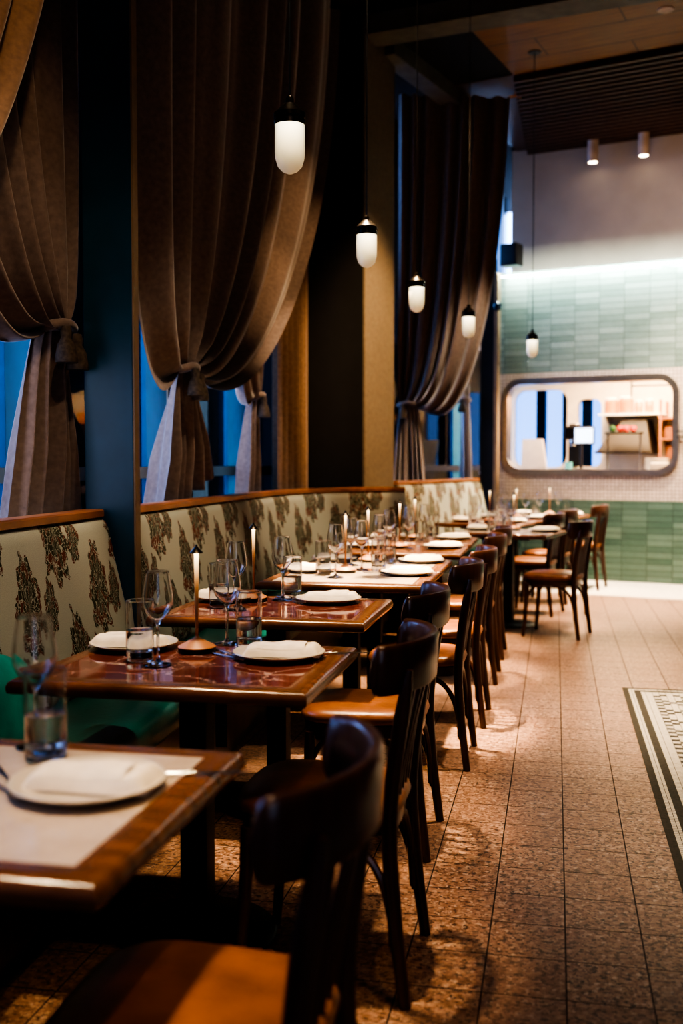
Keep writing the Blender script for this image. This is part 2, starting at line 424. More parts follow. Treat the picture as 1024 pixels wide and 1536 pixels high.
def m_lit_stem():
    t = NT('glowing_lamp_tube'); c = t.coord(); z = t.sep(c)[2]  # lamplight falling on the stem, painted as emission that fades downwards
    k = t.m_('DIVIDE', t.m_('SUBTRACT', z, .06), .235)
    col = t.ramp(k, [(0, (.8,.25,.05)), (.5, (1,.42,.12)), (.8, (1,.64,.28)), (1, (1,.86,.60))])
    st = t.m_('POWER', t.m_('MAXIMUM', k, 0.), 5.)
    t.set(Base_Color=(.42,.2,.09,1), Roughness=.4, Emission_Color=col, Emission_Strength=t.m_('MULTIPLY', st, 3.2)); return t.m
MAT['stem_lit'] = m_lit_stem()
MAT['screen'] = emis('screen_glow', (.62,.78,1.), 1.6)
MAT['spotglow'] = emis('spot_lens', (1,.85,.6), 7)
MAT['ledglow'] = emis('led_strip', (.80,1.,.93), 2.5)
MAT['bluewin'] = plain('blue_window_glass', (.20,.32,.50), .1)
MAT['foliage'] = plain('dusk_foliage', (.02,.055,.03), .8, var=.5, scale=20)
MAT['bark'] = plain('bark', (.045,.032,.025), .9, var=.3)
MAT['asphalt'] = plain('asphalt', (.30,.33,.38), .8)
MAT['facade'] = plain('pale_facade', (.66,.72,.80), .8, var=.1)
MAT['brick'] = plain('tan_facade', (.40,.26,.17), .8, var=.2, scale=30)
MAT['carwhite'] = plain('white_car_paint', (.62,.64,.68), .25, coat=.6, var=.03)
MAT['cardark'] = plain('dark_car_paint', (.05,.06,.08), .25, coat=.6, var=.05)
MAT['rubber'] = plain('tyre_rubber', (.01,.01,.011), .7)
MAT['darkglass'] = plain('dark_glass', (.02,.03,.05), .08)

# ------------------------------------------------------------------ frame of the skewed back wall
W0 = Vector((.326, 11.9, 0)); WA = math.radians(-15.5)
WM = Matrix.Translation(W0) @ Matrix.Rotation(WA, 4, 'Z')      # local x = along wall, y = behind it
def WP(s, t, z): return WM @ Vector((s, t, z))

# ------------------------------------------------------------------ setting
H = 4.92
struct(MB().add([(-2.6,-3,0),(4.4,-3,0),(4.4,15.5,0),(-2.6,15.5,0),(-2.6,-3,-.12),(4.4,-3,-.12),(4.4,15.5,-.12),(-2.6,15.5,-.12)],
     [(0,1,2,3),(4,7,6,5),(0,4,5,1),(1,5,6,2),(2,6,7,3),(3,7,4,0)]).build('floor', MAT['floor'], smooth=0))
struct(MB().box((.385,-2.9,0),(2.6,6.165,.003)).build('trim_1', MAT['mosaicrug'], smooth=0))
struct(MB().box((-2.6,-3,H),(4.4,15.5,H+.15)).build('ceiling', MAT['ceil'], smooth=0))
wl = [(-.773,8.777),(-.418,10.047),(4.3,8.55),(4.3,7.30)]
struct(MB().prism([wl[0], wl[3], wl[2], wl[1]], H-.02, H).build('ceiling_boards', MAT['woodceil'], smooth=0))
# slatted part between the boards and the back wall: ribs parallel to the wall
mb = MB(); 
slatM = Matrix.Translation((-.418, 10.047, H)) @ Matrix.Rotation(math.radians(-16.6), 4, 'Z')
ribs = 21
for i in range(ribs):
    y = .03 + i*(2.50/ribs)
    mb.box((-.0 - y*.27, y, -.07), (4.9, y+.055, -.012), slatM)
mb.box((-.75,0,-.012), (4.9,2.62,0), slatM)
struct(mb.build('ceiling_slats', MAT['slat'], smooth=0))
# beams
bM = Matrix.Translation((-1.551, 8.80, H)) @ Matrix.Rotation(math.radians(-11.3), 4, 'Z')
struct(MB().box((-.6,-.28,-.16),(5.9,0,0), bM).build('trim_2', MAT['beam'], smooth=0))
dv = Vector((-.952+1.379, 10.476-9.14, 0)); 
dM = Matrix.Translation((-1.40, 9.0, H)) @ Matrix.Rotation(math.atan2(dv.y, dv.x), 4, 'Z')
struct(MB().box((0,-.02,-.14),(1.75,.17,0), dM).build('trim_3', MAT['beam'], smooth=0))
# enclosing walls
struct(MB().box((4.25,-3,0),(4.4,15.5,H)).build('wall_right', MAT['black'], smooth=0))
struct(MB().box((-2.6,-3.1,0),(4.4,-3,H)).build('wall_front', MAT['black'], smooth=0))

# back wall pieces (built in the wall frame so the tile courses follow it)
def wallbox(name, a, c, mat):
    return struct(MB().box(a, c).build(name, mat, smooth=0, loc=W0, rot=WA))
SL, SR = -1.03, 4.2
wallbox('wall_back_dado', (SL,0,0), (SR,.30,.888), MAT['tile_low'])
wallbox('wall_back_frieze', (SL,0,2.308), (SR,.30,3.43), MAT['tile'])
wallbox('wall_back_upper', (-.987,.35,3.43), (SR,.50,H), MAT['plaster'])
wallbox('wall_back_ledge', (SL,0,3.43), (SR,.36,3.445), MAT['tile'])
wallbox('wall_back_upper_side', (-.987,.36,3.43), (-.90,2.0,H), MAT['plaster'])
def rrect(x0, x1, z0, z1, r, n=8):
    out = []
    for cx, cz, a0 in ((x1-r, z1-r, 0), (x0+r, z1-r, 90), (x0+r, z0+r, 180), (x1-r, z0+r, 270)):
        for k in range(n+1):
            a = math.radians(a0 + 90*k/n); out.append((cx + r*math.cos(a), cz + r*math.sin(a)))
    return out
OP = (-.915, .935, 1.215, 2.195, .17)
def holed(x0, x1, z0, z1, loop, t0, t1):
    bm = bmesh.new()
    def ring(pts): 
        vs = [bm.verts.new((x, t0, z)) for x, z in pts]; return [bm.edges.new((vs[i], vs[(i+1) % len(vs)])) for i in range(len(vs))]
    es = ring([(x0,z0),(x1,z0),(x1,z1),(x0,z1)]) + ring(loop)
    r = bmesh.ops.triangle_fill(bm, edges=es, use_beauty=True)
    ex = bmesh.ops.extrude_face_region(bm, geom=bm.faces[:])
    for g in ex['geom']:
        if isinstance(g, bmesh.types.BMVert): g.co.y = t1
    bm.verts.index_update(); mb = MB()
    mb.add([v.co.copy() for v in bm.verts], [[v.index for v in f.verts] for f in bm.faces]); bm.free(); return mb
struct(holed(SL, SR, .888, 2.308, rrect(*OP), 0, .12).build('wall_back', MAT['penny'], smooth=0, loc=W0, rot=WA))
# steel frame round the opening
def ring_frame(loop_out, loop_in, t0, t1):
    n = len(loop_out); mb = MB(); vs = []
    for L, t in ((loop_out, t0), (loop_in, t0), (loop_in, t1), (loop_out, t1)): vs += [(x, t, z) for x, z in L]
    fs = []
    for k in range(4):
        for i in range(n):
            j = (i+1) % n; a = k*n; b = ((k+1) % 4)*n
            fs.append((a+i, a+j, b+j, b+i))
    return mb.add(vs, fs)
o = ring_frame(rrect(OP[0]-.055, OP[1]+.055, OP[2]-.055, OP[3]+.055, .225), rrect(OP[0]+.012, OP[1]-.012, OP[2]+.012, OP[3]-.012, .16), -.03, .14).build('window_4', MAT['brush'], smooth=30, loc=W0, rot=WA)
struct(o)

# kitchen room behind the opening
wallbox('wall_kitchen_floor', (-2.4,.3,-.02), (2.6,3.2,0.01), MAT['white'])
wallbox('wall_kitchen_ceiling', (-2.4,.125,2.75), (2.6,3.2,2.85), MAT['white'])
wallbox('wall_kitchen_right', (2.5,.3,0), (2.6,3.2,2.75), MAT['white'])
KW1 = rrect(-1.66, -.91, 1.24, 2.30, .16); KW2 = rrect(-.765, -.44, 1.25, 2.16, .10)
def kitchen_back():
    bm = bmesh.new()
    def ring(pts):
        vs = [bm.verts.new((x, 2.6, z)) for x, z in pts]; return [bm.edges.new((vs[i], vs[(i+1) % len(vs)])) for i in range(len(vs))]
    es = ring([(-2.4,0),(2.6,0),(2.6,2.75),(-2.4,2.75)]) + ring(KW1) + ring(KW2)
    bmesh.ops.triangle_fill(bm, edges=es, use_beauty=True)
    ex = bmesh.ops.extrude_face_region(bm, geom=bm.faces[:])
    for g in ex['geom']:
        if isinstance(g, bmesh.types.BMVert): g.co.y = 2.7
    bm.verts.index_update(); mb = MB(); mb.add([v.co.copy() for v in bm.verts], [[v.index for v in f.verts] for f in bm.faces]); bm.free(); return mb
struct(kitchen_back().build('wall_kitchen_back', MAT['cream'], smooth=0, loc=W0, rot=WA))
for k, (L, posts) in enumerate(((KW1, [(-1.37,-1.24),(-1.00,-.93)]), (KW2, [(-.73,-.60)]))):
    w = MB().add([(x, 2.66, z) for x, z in L], [tuple(range(len(L)))]).build('window_%d' % (5+k), MAT['pane_k'], smooth=0, loc=W0, rot=WA); struct(w)
    for a, b in posts: MB().box((a,2.70,1.1),(b,2.78,2.4)).build('mullion', MAT['mull'], w, smooth=0)

# ---------------------------------------------------------------- facade windows on the left
def window(n, y0, y1, M=None, mull=(), bar=1.235, x=-2.35):
    w = MB().box((x-.06,y0,.35),(x-.05,y1,H), M).build('window_%d' % n, MAT['pane'], smooth=0); struct(w)
    MB().box((x-.048,y0,bar-.034),(x+.012,y1,bar+.034), M).build('transom', MAT['blackplastic'], w, smooth=0)
    for a, b in mull: MB().box((x-.045,a,.35),(x-.012,b,H), M, bev=.004).build('mullion', MAT['mull'], w, smooth=30)
    for a, b in mull:
        MB().box((x-.042,b+.002,.35),(x-.016,b+.03,H), M).build('window_frame', MAT['white'], w, smooth=0)
    return w
window(1, -2.95, 4.075, mull=((-.6,-.25),(1.05,1.40),(2.70,3.02)))
window(2, 4.08, 8.55, mull=((4.21,4.60),(5.40,5.64),(5.83,6.16),(7.40,7.84)))
f3 = Matrix.Translation((-1.85, 10.3, 0)) @ Matrix.Rotation(math.radians(-15.5), 4, 'Z')
window(3, -.75, 4.6, M=f3, mull=((2.42,2.70),(3.75,4.25)), x=0.0)
struct(MB().box((-2.6,-3,0),(-2.30,8.55,.35)).build('wall_left', MAT['black'], smooth=0))
struct(MB().box((-.2,-.75,0),(.05,4.6,.35), f3).build('wall_left_far', MAT['black'], smooth=0))
# columns and pier
struct(MB().box((-1.915,4.05,0),(-1.70,4.10,H), bev=.004).build('wall_fin', MAT['navy'], smooth=0))
struct(MB().box((-1.700,4.05,0),(-1.692,4.10,H)).build('trim_4', MAT['edge'], smooth=0))  # tan strip paints in warm light on the fin's room side
struct(MB().prism([(-2.6,8.5),(-1.546,8.5),(-1.423,9.30),(-2.0,9.55),(-2.6,9.55)], 0, H).build('wall_pier', MAT['pier'], smooth=0))
struct(MB().box((-2.5,8.485,0),(-1.56,8.5,H)).build('trim_5', MAT['black'], smooth=0))  # black sheet paints in the shade on the pier's near face
cM = Matrix.Translation((-.75, 12.0, 0)) @ Matrix.Rotation(WA, 4, 'Z')
struct(MB().box((-.10,0,0),(.055,.10,3.6), cM).build('wall_column', MAT['black'], smooth=0))
struct(MB().box((.055,-.005,0),(.098,.10,3.43), cM).build('trim_6', MAT['edge'], smooth=0))  # tan colour stands for the light on this side of the column

# ---------------------------------------------------------------- banquettes
def banquette(label, pts, ztop, n=40, seatdepth=.53, u0=0., caps=True):
    P = smooth_path([(x, y, 0) for x, y in pts], n)
    L = [0.]
    for a, b in zip(P, P[1:]): L.append(L[-1] + (b-a).length)
    nr = []
    for i in range(n+1):
        d = (P[min(i+1,n)]-P[max(i-1,0)]).normalized(); nr.append(Vector((d.y, -d.x, 0)))
    root = thing('banquette', label, 'bench', (P[0].x, P[0].y, 0)); off = -Vector((P[0].x, P[0].y, 0))
    def sweep(prof, name, mat, closed=True, uv=False, smooth=50):
        k = len(prof); mb = MB(); vs = []; fs = []
        acc = [0.]
        for a, b in zip(prof, prof[1:]): acc.append(acc[-1] + math.hypot(b[0]-a[0], b[1]-a[1]))
        for i in range(n+1):
            for w, z in prof: vs.append(P[i] + nr[i]*w + Vector((0,0,z)) + off)
        kk = k if closed else k-1
        for i in range(n):
            for q in range(kk):
                w = (q+1) % k; fs.append((i*k+q, (i+1)*k+q, (i+1)*k+w, i*k+w))
        if closed: fs.append(tuple(range(k))); fs.append(tuple(n*k+q for q in reversed(range(k))))
        mb.add(vs, fs)
        if uv:
            for i in range(n+1):
                for q in range(k): mb.uv[i*k+q] = (u0 + L[i], acc[q])
        return mb.build(name, mat, root, smooth=smooth)
    zt = ztop
    pr = [(-.05, .30), (-.05, zt-.035), (.012, zt-.036), (.036, zt-.050), (.052, zt-.085), (.075, zt-.20), (.105, zt-.33), (.135, zt-.46), (.155, zt-.56), (.160, zt-.62), (.14, .44), (.10, .30)]
    sweep(pr, 'backrest', MAT['damask'], uv=True, smooth=60)
    sweep([(-.06, zt-.034), (-.06, zt-.006), (-.052, zt), (.024, zt), (.032, zt-.006), (.032, zt-.030), (.026, zt-.034)], 'top_rail', MAT['rail'], smooth=30)
    sd = seatdepth
    sweep([(.12,.36), (.12,.44), (.16,.462), (.24,.474), (sd-.10,.474), (sd-.035,.468), (sd-.008,.452), (sd,.43), (sd,.37), (sd-.01,.355)], 'seat', MAT['teal'], smooth=60)
    sweep([(.0,0.0), (.0,.355), (sd-.03,.355), (sd-.03,.10), (sd-.09,.10), (sd-.09,0.0)], 'base', MAT['chair'], smooth=30)
    return root
banquette('damask-backed bench at the front left, nearest the camera', [(-1.66,-.6), (-1.74,1.5), (-1.80,3.17), (-1.855,4.03)], 1.10, 40, .53, .10)
banquette('long damask-backed bench that curves round in front of the dark pier', [(-1.835,4.13), (-1.865,4.9), (-1.895,5.6), (-1.925,6.5), (-1.925,7.0), (-1.87,7.5), (-1.74,7.92), (-1.52,8.20), (-1.19,8.33)], 1.10, 90, .53, .05)
banquette('far damask-backed bench between the pier and the tiled wall', [(-1.44,9.42), (-1.15,10.65), (-.865,11.86)], 1.128, 40, .50, .0)

# teal cushion leaning on the front bench
cu = thing('cushion', 'plump teal cushion leaning on the front bench at the left edge', 'cushion', (-1.505, 2.44, .478), 0)
def pillow(u, v):
    a = 2*PI*u; b = PI*(v-.5)
    def sp(w, p): return math.copysign(abs(w)**p, w)
    cx, cy, cz = sp(math.cos(b), .75)*sp(math.cos(a), .9), sp(math.cos(b), .45)*sp(math.sin(a), .5), sp(math.sin(b), .55)
    return (cx*.085 - .22*(cz*.14) , cy*.30, .145 + cz*.143)
MB().grid(48, 24, pillow, wrap=True).build('cover', MAT['teal_cushion'], cu, smooth=80)
MB().tube([(-.004 - .03*math.sin(2*PI*k/40)*.9, .292*math.copysign(abs(math.cos(2*PI*k/40))**.45, math.cos(2*PI*k/40)), .145 + .141*math.copysign(abs(math.sin(2*PI*k/40))**.5, math.sin(2*PI*k/40))) for k in range(41)], .005, 8).build('piping', MAT['teal'], cu, smooth=60)

# ---------------------------------------------------------------- curtains
def curtain(label, T0, T1, K, kw, B0, B1, zb, mat, folds=9, amp=.055, left=(.65,.55), right=(.29,.45), nrm=(1,0,0), tail_bulge=.0, seed=1, group=None, tassels=2, p1=.72, kdir=None, dirn=None):
    T0, T1, K, B0, B1 = map(Vector, (T0, T1, K, B0, B1)); nrm = Vector(nrm)
    root = thing('curtain', label, 'curtain', (K.x, K.y, 0), 0, group); off = -Vector((K.x, K.y, 0))
    ax = (T1-T0).normalized() if dirn is None else Vector(dirn).normalized()
    span = (T1-T0).length
    kp = (K-T0).dot(ax); dl = max(.05, kp); dr = max(.05, span-kp)
    nu, nv, nb = 150, 46, 34
    rnd = random.Random(seed); ph = [rnd.uniform(0, 6.28) for _ in range(4)]
    def fold(u, a, spread=1.):
        s = math.sin(2*PI*folds*u + ph[0] + 1.3*math.sin(2*PI*u*2.3+ph[1]))
        return a*(.85*s + .22*math.sin(2*PI*folds*1.6*u+ph[2]) + .05*math.sin(2*PI*folds*3.1*u+ph[3]))
    def kpt(u):
        a = (u-.5)*2
        return K + ax*(kw*a) + nrm*(.045*math.cos(a*PI/2) + .018*math.sin(2*PI*folds*u+ph[0])) + Vector((0,0,.02*math.sin(9*a)))
    def up(u, v):
        T = T0.lerp(T1, u); k = kpt(u); d = (T-K).dot(ax)
        if d < 0: kk, sg = left; q = min(1., -d/dl)
        else: kk, sg = right; q = min(1., d/dr)
        P1 = T.lerp(Vector((T.x, T.y, K.z)), p1) + ax*(-.08*d)
        P2 = k + ax*(kk*d) + Vector((0, 0, -sg*q**1.2 + .35*(1-q))) + nrm*(.05*q)
        p = bez(T, P1, P2, k, v)
        a = amp*(1 - .55*v) if v < .8 else amp*.56*(1-(v-.8)/.2*.75)
        return p + nrm*fold(u, a) + off
    def down(u, v):
        k = kpt(u); B = B0.lerp(B1, u) ; B.z = zb[0] + (zb[1]-zb[0])*u + .015*math.sin(2*PI*folds*.6*u+ph[2])
        e = v**.75
        p = k.lerp(B, v); hz = k.lerp(B, e); p.x, p.y = hz.x, hz.y
        a = .012 + (amp*.85)*min(1, v*1.6)
        return p + nrm*(fold(u*.75, a) + tail_bulge*math.sin(PI*v)) + off
    MB().grid(nu, nv, up).build('drape', mat, root, smooth=180)
    MB().grid(nu, nb, down).build('tail', mat, root, smooth=180)
    mb = MB()
    ring = []
    for i in range(25):
        a = 2*PI*i/24
        ring.append(K + ax*(math.cos(a)*(kw*1.02+.012)) + nrm*(math.sin(a)*.062 + .02) + Vector((0,0,-.012*math.cos(a*2))) + off)
    mb.tube(ring, .022, 8); tb = mb.build('tieback', mat, root, smooth=60)
    for q in range(tassels):
        c = K + ax*((-.35+.62*q)*kw*1.6) + nrm*.10 + Vector((0,0,-.05-.02*q)) + off
        MB().lathe([(.0,.05),(.018,.045),(.024,.02),(.02,.0),(.036,-.03),(.046,-.085),(.044,-.10),(0,-.10)], 16, Matrix.Translation(c)).build('tassel', MAT['tie'], tb, smooth=50)
    return root
cg = 'tied velvet curtains along the windows'
curtain('large taupe curtain tied low, right of the navy fin', (-1.93,4.25,4.86), (-1.74,8.25,4.86), (-1.99,5.40,1.80), .085, (-2.06,5.08,1.0), (-2.05,6.00,1.2), (1.00,1.215), MAT['velvet'], 8, .085, (.80,.62), (.29,.47), seed=3, group=cg, dirn=(0,1,0))
curtain('narrow curtain tied low, half behind the large curtain', (-2.07,6.35,4.86), (-2.07,7.28,4.86), (-2.10,7.12,1.76), .06, (-2.12,6.90,1.0), (-2.11,7.38,1.0), (.98,.98), MAT['velvet'], 5, .05, (.72,.38), (.3,.12), seed=8, group=cg, tassels=1)
curtain('dark curtain tied left of the navy fin above the front bench', (-2.00,2.50,4.86), (-2.00,4.20,4.86), (-2.02,3.96,1.84), .10, (-2.07,3.66,1.05), (-2.03,4.26,1.05), (1.04,1.05), MAT['velvet'], 7, .06, (.52,.46), (.3,.12), seed=5, group=cg)
curtain('tan curtain sweeping out of the top left corner', (-1.80,1.6,4.86), (-1.76,3.84,4.86), (-1.90,2.10,1.85), .10, (-2.0,1.75,1.05), (-2.0,2.4,1.05), (1.04,1.05), MAT['velvet_brown'], 9, .06, (.5,.4), (.36,.40), seed=12, group=cg, tassels=1)
curtain('dark curtain right of the taupe pier, tied above the far bench', (-1.53,10.22,4.86), (-.47,10.50,4.86), (-1.49,10.75,1.90), .09, (-1.66,10.76,1.0), (-1.32,10.80,1.0), (1.02,1.12), MAT['velvet'], 7, .05, (.5,.25), (.50,.62), nrm=(0,-1,0), seed=21, group=cg, tassels=1, dirn=(1,0,0))
curtain('pale curtain beside the far end of the far bench', (-1.20,11.98,4.86), (-.96,12.02,4.86), (-1.02,12.0,2.02), .045, (-1.08,12.02,1.0), (-.93,12.02,1.0), (1.02,1.02), MAT['velvet_pale'], 3, .03, (.9,.25), (.4,.15), nrm=(0,-1,0), seed=30, group=cg, tassels=1, dirn=(1,0,0))
# untied straight brown panel
r = thing('curtain', 'straight brown curtain hanging untied left of the black pier face', 'curtain', (-2.03,7.88,0))
def straight(u, v):
    y = 7.42 + u*1.02
    return (-.0 + .045*math.sin(u*2*PI*7) + .015*math.sin(u*2*PI*13+1), y-7.8 + .02*math.sin(v*3+u*9), 1.0 + (H-.06-1.0)*(1-v))
MB().grid(130, 20, straight).build('drape', MAT['velvet_brown'], r, smooth=180)
MB().tube([(0,-.44,H-.05),(0,.66,H-.05)], .014, 10).build('curtain_rod', MAT['bronze'], r)

# copper hook by the curtain
h = thing('curtain_hook', 'small copper hook at the top right corner of the pier curtain', 'hook', (-.42,10.50,4.86))
MB().tube([(-.06,0,.0),(.02,0,.0),(.05,0,-.015),(.055,0,.012),(.04,0,.03)], .011, 8).build('hook_arm', MAT['copper'], h)
MB().lathe([(0,0),(.02,0),(.02,.012),(.006,.014),(.006,.06),(0,.06)], 14).build('mounting_plate', MAT['copper'], h)

# ---------------------------------------------------------------- chairs
def make_chair(label):
    r = thing('bentwood_chair', label, 'chair', (0,0,0))
    # seat outline (faces -x)
    def outline(k, grow=0.):
        a = 2*PI*k; c, s = math.cos(a), math.sin(a)
        x = math.copysign(abs(c)**.55, c)*(.205+grow); y = math.copysign(abs(s)**.55, s)*(.205+grow)
        y *= 1 - .16*(x+.2)/.4
        return x, y
    def pad(u, v):
        prof = [(-.012,.428),(.0,.432),(.006,.446),(.0,.462),(-.020,.473),(-.07,.481),(-.13,.484),(-.2049,.485)]
        g, z = prof[min(7, int(round(v*7)))]
        x, y = outline(u, g); return (x, y, z)
    MB().grid(64, 8, pad, wrap=True).build('seat', MAT['leather'], r, smooth=70)
    mb = MB()
    ring = []
    for g, z in ((-.022,.385),(-.008,.388),(-.006,.425),(-.012,.430),(-.05,.430),(-.05,.385)): ring.append((g, z))
    def apron(u, v):
        g, z = ring[int(round(v*6)) % 6]; x, y = outline(u, g); return (x, y, z)
    mb.grid(56, 7, apron, wrap=True); mb.build('seat_frame', MAT['chair'], r, smooth=40)
    for s in (-1, 1):
        pts = smooth_path([(.232,s*.198,0),(.205,s*.192,.22),(.192,s*.188,.42),(.208,s*.190,.60),(.240,s*.194,.805)], 22)
        rad = [.0150 + .004*min(1, i/8) for i in range(20)] + [.017,.014,.008]
        MB().tube(pts, rad, 12).build('rear_leg', MAT['chair'], r)
        MB().tube(smooth_path([(-.185,s*.185,0),(-.168,s*.178,.2),(-.160,s*.172,.40)], 10), [.0125+.0006*i for i in range(11)], 12).build('front_leg', MAT['chair'], r)
        # bent braces
        mb = MB()
        arc = [(.205,s*.188,.13),(.198,s*.186,.20),(.170,s*.180,.30),(.115,s*.170,.365),(.03,s*.165,.392)]
        mb.tube(smooth_path(arc, 16), .0105, 8)
        mb.build('brace', MAT['chair'], r)
        mb = MB(); mb.tube(smooth_path([(.20,s*.186,.14),(.193,s*.165,.27),(.187,s*.11,.36),(.185,s*.04,.392)], 14), .010, 8); mb.build('brace', MAT['chair'], r)
        mb = MB(); mb.tube(smooth_path([(-.168,s*.172,.20),(-.155,s*.168,.30),(-.11,s*.166,.37),(-.04,s*.166,.392)], 14), .0095, 8); mb.build('brace', MAT['chair'], r)
    # curved back rail: C-shaped in plan
    plan = smooth_path([(.150,-.224,0),(.186,-.214,0),(.224,-.172,0),(.259,-.088,0),(.270,0,0),(.259,.088,0),(.224,.172,0),(.186,.214,0),(.150,.224,0)], 54)
    mb = MB(); vs = []; fs = []; n = len(plan)
    for i, p in enumerate(plan):
        d = (plan[min(i+1,n-1)]-plan[max(i-1,0)]).normalized(); nn = Vector((d.y, -d.x, 0))
        e = min(i, n-1-i)/4.; q = math.sqrt(max(.02, 1-(1-min(1, e))**2))
        zt = .800 + .064*q + .004*math.sin(PI*i/(n-1)); zb = .800 - .054*q; th = .0125
        sec = [(-th, zb+.008),(-th*.5, zb),(th*.5, zb),(th, zb+.008),(th, zt-.012),(th*.55, zt-.002),(0, zt),(-th*.55, zt-.002),(-th, zt-.012)]
        lean = .05
        for w, z in sec: vs.append(p + nn*w + Vector((lean*(z-.800), 0, z)))
    k = 9
    for i in range(n-1):
        for q in range(k): fs.append((i*k+q, i*k+(q+1) % k, (i+1)*k+(q+1) % k, (i+1)*k+q))
    fs.append(tuple(range(k))); fs.append(tuple((n-1)*k+q for q in range(k)))
    mb.add(vs, fs); mb.build('back_rail', MAT['chair'], r, smooth=45)
    for y in (-.11,-.055,0,.055,.11):
        x1 = .263 - y*y*1.3
        MB().tube(smooth_path([(.190,y*.9,.41),(.205,y*.95,.55),(x1-.006,y,.770)], 8), .0085, 8, flat=(1.,.75)).build('spindle', MAT['chair'], r)
    return r
CH = [  # x, y, rot, label  (x,y = seat centre)
 (-.53, 1.49, 0, 'nearest bentwood chair, cut off by the bottom edge'),
 (-.57, 2.60, 0, 'bentwood chair at the dark red marble table nearest the camera'),
 (-.63, 3.52, 0, 'bentwood chair third from the front of the row'),
 (-.585, 4.55, 0, 'bentwood chair fourth from the front, at the near pale joined table'),
 (-.565, 5.28, 0, 'bentwood chair fifth from the front, at the far pale joined table'),
 (-.565, 6.30, 0, 'bentwood chair sixth from the front of the row'),
 (-.565, 7.08, 0, 'bentwood chair seventh and last of the straight row'),
 (-.005, 8.015, -14, 'pulled-out bentwood chair standing clear in the aisle beyond the row'),
 (-.20, 9.16, -14, 'bentwood chair directly behind the pulled-out aisle chair, left one of the far pair'),
 (-.075, 9.96, -14, 'bentwood chair right one of the far pair, behind the aisle chair'),
 (.255, 11.13, -14, 'farthest bentwood chair, right against the green tiled wall'),
]
first = None
for x, y, rz, lab in CH:
    if first is None:
        first = make_chair(lab); first.location = (x, y, 0); first['group'] = 'bentwood chairs along the tables'
    else: dup(first, (x, y, 0), math.radians(rz), lab)

# ---------------------------------------------------------------- tables
def rect_ring(prof, hx, hy):
    mb = MB(); vs = []; fs = []; k = len(prof)
    for sx, sy in ((-1,-1),(1,-1),(1,1),(-1,1)):
        for o_, z in prof: vs.append((sx*(hx-o_), sy*(hy-o_), z))
    for i in range(4):
        j = (i+1) % 4
        for q in range(k):
            w = (q+1) % k; fs.append((i*k+q, j*k+q, j*k+w, i*k+w))
    return mb.add(vs, fs)
HX, HY = .385, .325
def make_table(label, top):
    r = thing('bistro_table', label, 'table', (0,0,0))
    prof = [(.060,.712),(.010,.712),(.002,.716),(.000,.724),(.000,.732),(.004,.742),(.012,.7485),(.022,.750),(.058,.750),(.0605,.7485)]
    rect_ring(prof, HX, HY).build('table_edge', MAT['frame'], r, smooth=35)
    MB().box((-HX+.06,-HY+.06,.715),(HX-.06,HY-.06,.749)).build('table_top', top, r, smooth=0)
    MB().box((-.2,-.16,.69),(.2,.16,.713)).build('support_plate', MAT['iron'], r, smooth=0)
    MB().box((-.0375,-.0375,.012),(.0375,.0375,.70), bev=.006).build('pedestal', MAT['iron'], r, smooth=30)
    MB().lathe([(0,.0),(.215,.0),(.218,.006),(.210,.014),(.12,.022),(.06,.028),(.0,.028)], 48).build('base', MAT['iron'], r, smooth=40)
    return r
TB = [ # x, y, rot, top, label, short name
 (-.95, 1.54, 0, 'P', 'nearest table, pale marble top cut by the left edge', 'nearest pale table'),
 (-.95, 2.685, 0, 'R', 'dark red marble table nearest the camera', 'nearest dark red table'),
 (-1.015, 3.785, 0, 'R', 'second dark red marble table from the front', 'second dark red table'),
 (-.95, 4.89, 0, 'P', 'near one of the two pale tables pushed together', 'near joined pale table'),
 (-.95, 5.545, 0, 'P', 'far one of the two pale tables pushed together', 'far joined pale table'),
 (-.94, 6.565, 0, 'W', 'sixth table in the row, just past the joined pair', 'sixth table in the row'),
 (-.94, 7.38, 0, 'W', 'last table of the straight row before the bench curve', 'last table of the straight row'),
 (-.36, 8.45, -14, 'P', 'pale table behind the pulled-out aisle chair', 'table at the aisle chair'),
 (-.62, 9.72, -14, 'R', 'dark table beside the far bench', 'dark table at the far bench'),
 (-.40, 10.45, -14, 'R', 'dark table second from the green tiled wall', 'table second from the tiled wall'),
 (-.08, 11.21, -14, 'P', 'farthest table, below the serving window', 'farthest table'),
]
tops = {'P': MAT['marble_pale'], 'R': MAT['marble_red'], 'W': MAT['frame']}
protos = {}
for x, y, rz, k, lab, sh in TB:
    if k not in protos:
        t = make_table(lab, tops[k]); t.location = (x, y, 0); t.rotation_euler = (0,0,math.radians(rz)); t['group'] = 'bistro tables along the bench'; protos[k] = t
    else: dup(protos[k], (x, y, 0), math.radians(rz), lab)

